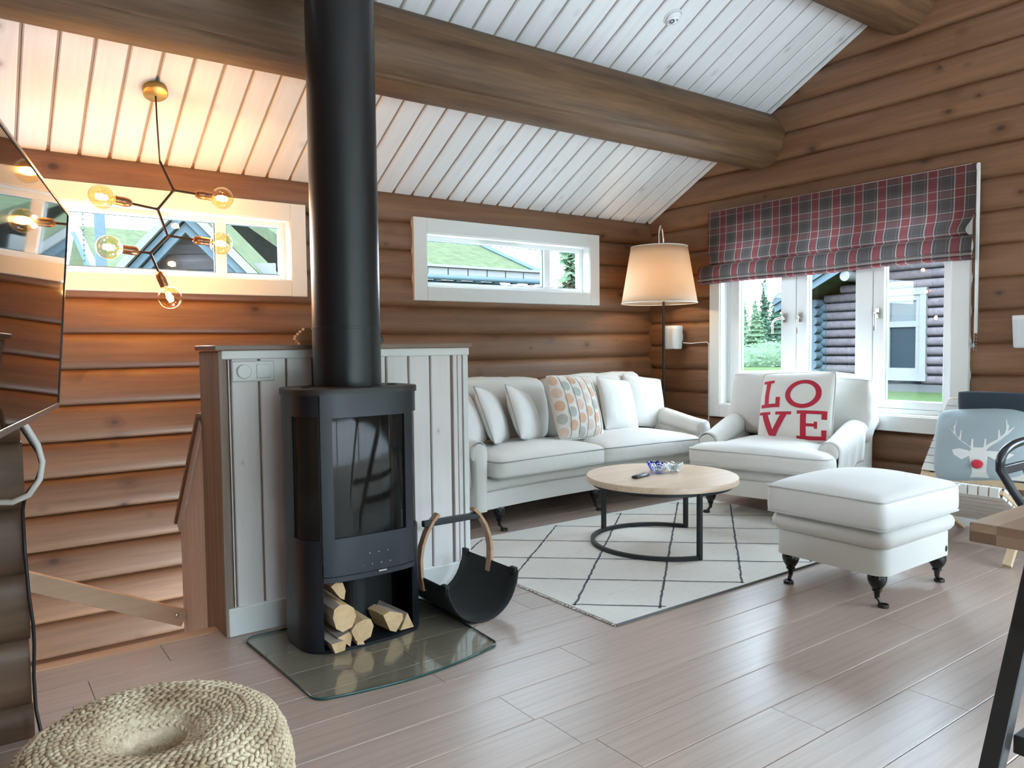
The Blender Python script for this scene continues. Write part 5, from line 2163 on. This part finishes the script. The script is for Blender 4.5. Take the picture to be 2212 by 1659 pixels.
# crossing log ends at the corner
for i in range(9):
    z0 = .33 + p_ * (i + .5)
    mb = MB()
    mb.tube([(-.30 + .0, 9.72, z0 + .097), (.3, 9.72, z0 + .097)], .098, 10)
    mb.tube([(.0, 9.55, z0 + .0), (.0, 9.90, z0 + .0)], .095, 10)
    mb.obj('corner_log', M['outgrey'], cab, smooth=True, auto=40)
mb = MB()
mb.prism([(-.35, .1), (9.5, .1), (9.5, 2.1), (4.6, 4.5), (-.35, 2.1)], lambda y, z: (.03, y, z), lambda y, z: (8.5, y, z))
mb.obj('cabin_body', M['outdark'], cab)
MB().box(-.03, .1, -.4, 9.75, .0, .335).obj('foundation', M['foundation'], cab)
for k_, (a, b) in enumerate(((10.4, 4.6),)):
    for j in range(3):
        y1_, y2_ = a, b
        o1 = .02 + .165 * j
        MB().prism([(y1_, roofz(y1_) + o1), (y2_, roofz(y2_) + o1), (y2_, roofz(y2_) + o1 + .155), (y1_, roofz(y1_) + o1 + .155)],
                   lambda y, z: (-.75 - .05 * j, y, z), lambda y, z: (-.70 - .05 * j, y, z)).obj('barge_board', M['outgrey'], cab)
mb = MB()
mb.prism([(10.4, roofz(10.4) + .05), (4.6, roofz(4.6) + .05), (-1.7, roofz(-1.7) + .05), (-1.7, roofz(-1.7) + .45), (4.6, roofz(4.6) + .45), (10.4, roofz(10.4) + .45)],
         lambda y, z: (-.72, y, z), lambda y, z: (9, y, z))
mb.obj('turf_roof', M['turf'], cab)
MB().tube([(-.70, 8.75, roofz(8.75) - .10), (.05, 8.75, roofz(8.75) - .10)], .11, 12).obj('purlin_end', M['outwhite'], cab, smooth=True, auto=40)
for (a0, a1, c0, c1) in ((wy0 - .09, wy0 + .03, wz0 - .02, wz1 + .05), (wy1 - .03, wy1 + .09, wz0 - .02, wz1 + .05), (wy0 - .10, wy1 + .10, wz1 - .04, wz1 + .10), (wy0 - .10, wy1 + .10, wz0 - .06, wz0 + .10)):
    MB().box(-.10 if a1 - a0 < .3 else -.106, -.018 if a1 - a0 < .3 else -.016, a0, a1, c0, c1).obj('window_casing', M['outwhite'], cab)
MB().box(-.012, .02, wy0 - .05, wy1 + .05, wz0 - .05, wz1 + .05).obj('window_backing', M['outwhite'], cab)
wf = MB()
for (a0, a1, c0, c1) in ((wy0 + .03, wy0 + .12, wz0, wz1), (wy1 - .12, wy1 - .03, wz0, wz1), (wy0 + .035, wy1 - .035, 1.50, 1.62), (wy0 + .035, wy1 - .035, wz0 + .1, wz0 + .2), (wy0 + .035, wy1 - .035, wz1 - .15, wz1)):
    wf.box(-.07 if a1 - a0 < .3 else -.074, -.008 if a1 - a0 < .3 else -.006, a0, a1, c0, c1)
wfo = wf.obj('window_frame', M['outwhite'], cab)
MB().box(-.03, -.02, wy0 + .1, wy1 - .1, wz0 + .15, 1.52).obj('lower_pane', M['darkglass'], wfo)
MB().box(-.03, -.02, wy0 + .1, wy1 - .1, 1.60, wz1 - .1).obj('upper_pane', M['curtain'], wfo)


# turf-roofed cabins to the north, seen through the strip windows
def north_eave_cabin():
    Y, x0, x1, ze = 11.0, 4.3, 8.62, 2.37
    t = thing('turf_cabin', 'low turf-roofed cabin seen through the strip window above the sofa', 'cabin', (0, Y, 0))
    run, rise = 4.2, 1.75
    mb = MB()
    mb.prism([(0, ze + .19), (run, ze + rise), (run * 2, ze + .19), (run * 2, ze - .05), (run, ze + rise - .25), (0, ze + .0)], lambda y, z: (x0, y, z), lambda y, z: (x1, y, z))
    mb.obj('turf_roof', M['turf'], t)
    n = 11
    for i in range(n):
        a, b = lerp(x0, x1, i / n), lerp(x0, x1, (i + 1) / n)
        MB().box(a + .012, b - .012, -.10, -.05, ze + .0, ze + .155).obj('fascia_board', M['outwhite'], t)
        MB().box((a + b) / 2 - .05, (a + b) / 2 + .05, -.12, -.02, ze - .07, ze - .03).obj('gutter_bracket', M['outgrey'], t)
    MB().tube([(x0, -.12, ze - .01), (x1 + .05, -.12, ze - .01)], .045, 8).obj('gutter', M['outgrey'], t, smooth=True)
    MB().box(x0, x1, -.14, -.06, ze + .16, ze + .20).obj('turf_log', M['outwhite'], t)
    MB().tube([(x1 - .02, -.1, ze + .18), (x1 - .02, run, ze + rise + .02)], .05, 6).obj('verge_log', M['outgrey'], t)
    zq = 0.0
    while zq < ze - .15:
        m2 = MB()
        m2.prism([(.62, zq), (.55, zq + .1), (.62, zq + .19), (.75, zq + .19), (.75, zq)], lambda y, z: (x0 + .5, y, z), lambda y, z: (x1 - .4, y, z))
        m2.obj('cabin_log', M['outgrey'], t)
        zq += .2
    MB().box(x0 + .6, x1 - .5, .75, 7.4, 0, ze - .1).obj('cabin_body', M['outdark'], t)


north_eave_cabin()


def gable_cabin():
    Y, xa, za = 10.0, 2.42, 3.02
    t = thing('gable_cabin', 'blue-grey gabled cabin close outside the left strip window', 'cabin', (xa, Y, 0), (0, 0, R(-32)))
    sl = 1.05
    W = 1.25
    for s_ in (-1, 1):
        for j, m_ in enumerate(('outwhite', 'outgrey', 'outgrey')):
            o1 = -.14 * j
            MB().prism([(0, za + o1), (s_ * W * 1.15, za - sl * W * 1.15 + o1), (s_ * W * 1.15, za - sl * W * 1.15 + o1 - .12), (0, za + o1 - .12)],
                       lambda x, z: (x, -.42 + .06 * j, z), lambda x, z: (x, -.36 + .06 * j, z)).obj('barge_board', M[m_], t)
    mb = MB()
    mb.prism([(0, za + .02), (W * 1.2, za - sl * W * 1.2 + .02), (W * 1.2, za - sl * W * 1.2 - .1), (0, za - .12), (-W * 1.2, za - sl * W * 1.2 - .1), (-W * 1.2, za - sl * W * 1.2 + .02)],
             lambda x, z: (x, -.38, z), lambda x, z: (x, 1.3, z))
    mb.obj('turf_roof', M['turf'], t)
    zq = 0.2
    while zq < za - .3:
        hw = min(W * .9, (za - .25 - zq) / sl)
        if hw > .05:
            m2 = MB()
            m2.prism([(.0, zq), (-.06, zq + .1), (0, zq + .19), (.1, zq + .19), (.1, zq)], lambda y, z: (-hw, y, z), lambda y, z: (hw, y, z))
            m2.obj('cabin_log', M['outgrey'] if int(zq * 5) % 2 else M['outlog'], t)
        zq += .2
    MB().box(.62, 1.0, -.10, -.04, 1.5, 2.27).obj('window_casing', M['outwhite'], t)


gable_cabin()
tb = thing('turf_cabin', 'far cabin with green turf roof and pale barge boards outside the left strip window', 'cabin', (0, 21.0, 0))
mb = MB()
mb.prism([(0, 2.75), (5.0, 4.95), (9.5, 2.75), (9.5, 2.5), (0, 2.5)], lambda y, z: (2.95, y, z), lambda y, z: (10.5, y, z))
mb.obj('turf_roof', M['turf'], tb)
MB().bar((2.92, -.1, 2.80), (2.92, 5.0, 5.02), .10, .20).obj('barge_board', M['outwhite'], tb)
MB().bar((2.85, -.2, 2.60), (2.85, 5.0, 4.82), .06, .18).obj('barge_board', M['outgrey'], tb)
MB().box(3.2, 10.0, .4, 9, 0, 2.5).obj('cabin_body', M['outdark'], tb)
lad = thing('downpipe', 'pale blue-grey downpipe post outside the left strip window', 'post', (1.30, 9.4, 0))
MB().box(-.05, .05, -.05, .05, 0, 4.6).obj('post', M['outgrey'], lad)
mb = MB()
for i in range(60):
    z = 1.2 + i * .055
    mb.lathe([(0, -.02), (.014, 0), (0, .02)], 6, (-.16, 0, z))
mb.tube([(-.16, 0, 0), (-.16, 0, 4.5)], .004, 5)
mb.tube([(-.16, 0, 4.48), (0, 0, 4.48)], .008, 5)
o = mb.obj('rain_chain', M['outgrey'], lad)
o['kind'] = 'stuff'


# trees and bushes
def leaf_cloud(mb, fn, n, size, rr_):
    for _ in range(n):
        c_ = fn()
        a = Vector((rr_.gauss(0, 1), rr_.gauss(0, 1), rr_.gauss(0, .5))).normalized()
        b = a.orthogonal().normalized()
        s = size * rr_.uniform(.6, 1.5)
        mb.add([c_ - b * s * .35, c_ + a * s, c_ + b * s * .35, c_ - a * s * .2], [(0, 1, 2), (0, 2, 3)])


def spruce(x, y, h, label, seed, mat='needle', wide=.2, dense_core=True):
    rr_ = random.Random(seed)
    t = thing('spruce_tree', label, 'tree', (x, y, zground(x, y)), group=None)
    MB().tube([(0, 0, 0), (0, 0, h * .98)], [h * .02, .01], 6).obj('trunk', M['trunk'], t)
    mb = MB()

    def f():
        u = rr_.random() ** .75
        z = h * (1 - u) * .97 + .1
        rad = h * wide * (1 - z / h) ** .9 * (.75 + .35 * abs(sin(z * 14 / h * 3)))
        a = rr_.uniform(0, 2 * pi)
        q = sqrt(rr_.random())
        return Vector((rad * q * cos(a), rad * q * sin(a), z - .12 * rad * q))
    leaf_cloud(mb, f, 900, h * .040, rr_)
    rings = []
    for i in range(22):
        u = i / 21
        rad = max(.01, h * wide * (1 - u) ** .9 * (.50 + .28 * (i % 2)))
        rings.append([(rad * rr_.uniform(.7, 1.15) * cos(2 * pi * q / 9 + i), rad * rr_.uniform(.7, 1.15) * sin(2 * pi * q / 9 + i), h * (.06 + .92 * u)) for q in range(9)])
    if dense_core:
        mb.loft(rings)
    mb.obj('needles', M[mat], t)


def bush(x, y, r, h, label, seed):
    rr_ = random.Random(seed)
    t = thing('bush', label, 'bush', (x, y, zground(x, y)))
    mb = MB()

    def f():
        a, b = rr_.uniform(0, 2 * pi), rr_.random()
        q = rr_.random() ** .4
        return Vector((r * q * cos(a) * sqrt(1 - b * b), r * q * sin(a) * sqrt(1 - b * b), h * b * q))
    leaf_cloud(mb, f, 1400, r * .075, rr_)
    mb.grid(lambda u, v: (r * .8 * sin(pi * v / 2 + .01) * cos(2 * pi * u) * (1 + .15 * nz((u * 9, v * 5, seed), 1)), r * .8 * sin(pi * v / 2 + .01) * sin(2 * pi * u),
                          h * .85 * cos(pi * v / 2) * (1 + .15 * nz((u * 9, v * 7, seed), 1))), 16, 8, cu=True)
    mb.obj('leaves', M['needle2'], t)
    MB().tube([(0, 0, 0), (0, 0, h * .6)], .05, 5).obj('stem', M['trunk'], t)


def at(px_az, dist):
    a = R(px_az)
    return dist * sin(a), dist * cos(a)


# azimuths from the camera, in degrees east of the y axis
for az, dist, h, w_, sd_, mt, lb in (
        (53.9, 52, 3.7, .34, 1, 'needle2', 'low pale spruce at the left edge of the big window'),
        (54.5, 60, 5.6, .17, 2, 'needle', 'slim pointed spruce left of the two taller trees'),
        (55.3, 48, 3.9, .30, 3, 'needle', 'bushy spruce right of the slim pointed one'),
        (56.6, 41, 5.2, .22, 4, 'needle', 'full dark spruce beside the middle window post'),
        (58.3, 60, 9.4, .17, 5, 'needle', 'tallest spruce at the window post'),
        (60.1, 40, 4.6, .24, 6, 'needle', 'spruce half hidden behind the corner of the log cabin'),
        (53.0, 58, 4.4, .3, 7, 'needle2', 'pale round-headed tree hidden mostly by the left casing'),
        (61.0, 48, 5.2, .26, 8, 'needle', 'spruce just left of the cabin corner logs')):
    x, y = at(az, dist)
    spruce(x, y, h, lb, sd_, mt, w_)
for az, dist, r_, h, sd_, lb in ((54.9, 34, 1.7, 1.15, 21, 'pale round bush on the lawn in front of the spruces'),
                                 (60.6, 30, 1.3, 1.2, 22, 'pale bush on the lawn near the window post'),
                                 (51.6, 36, 1.5, 1.2, 23, 'green bush at the left edge of the lawn')):
    x, y = at(az, dist)
    bush(x, y, r_, h, lb, sd_)
x, y = at(40.55, 23)
spruce(x, y, 7.5, 'slender tree seen through the narrow light of the strip window', 41, 'needle2', .055, False)
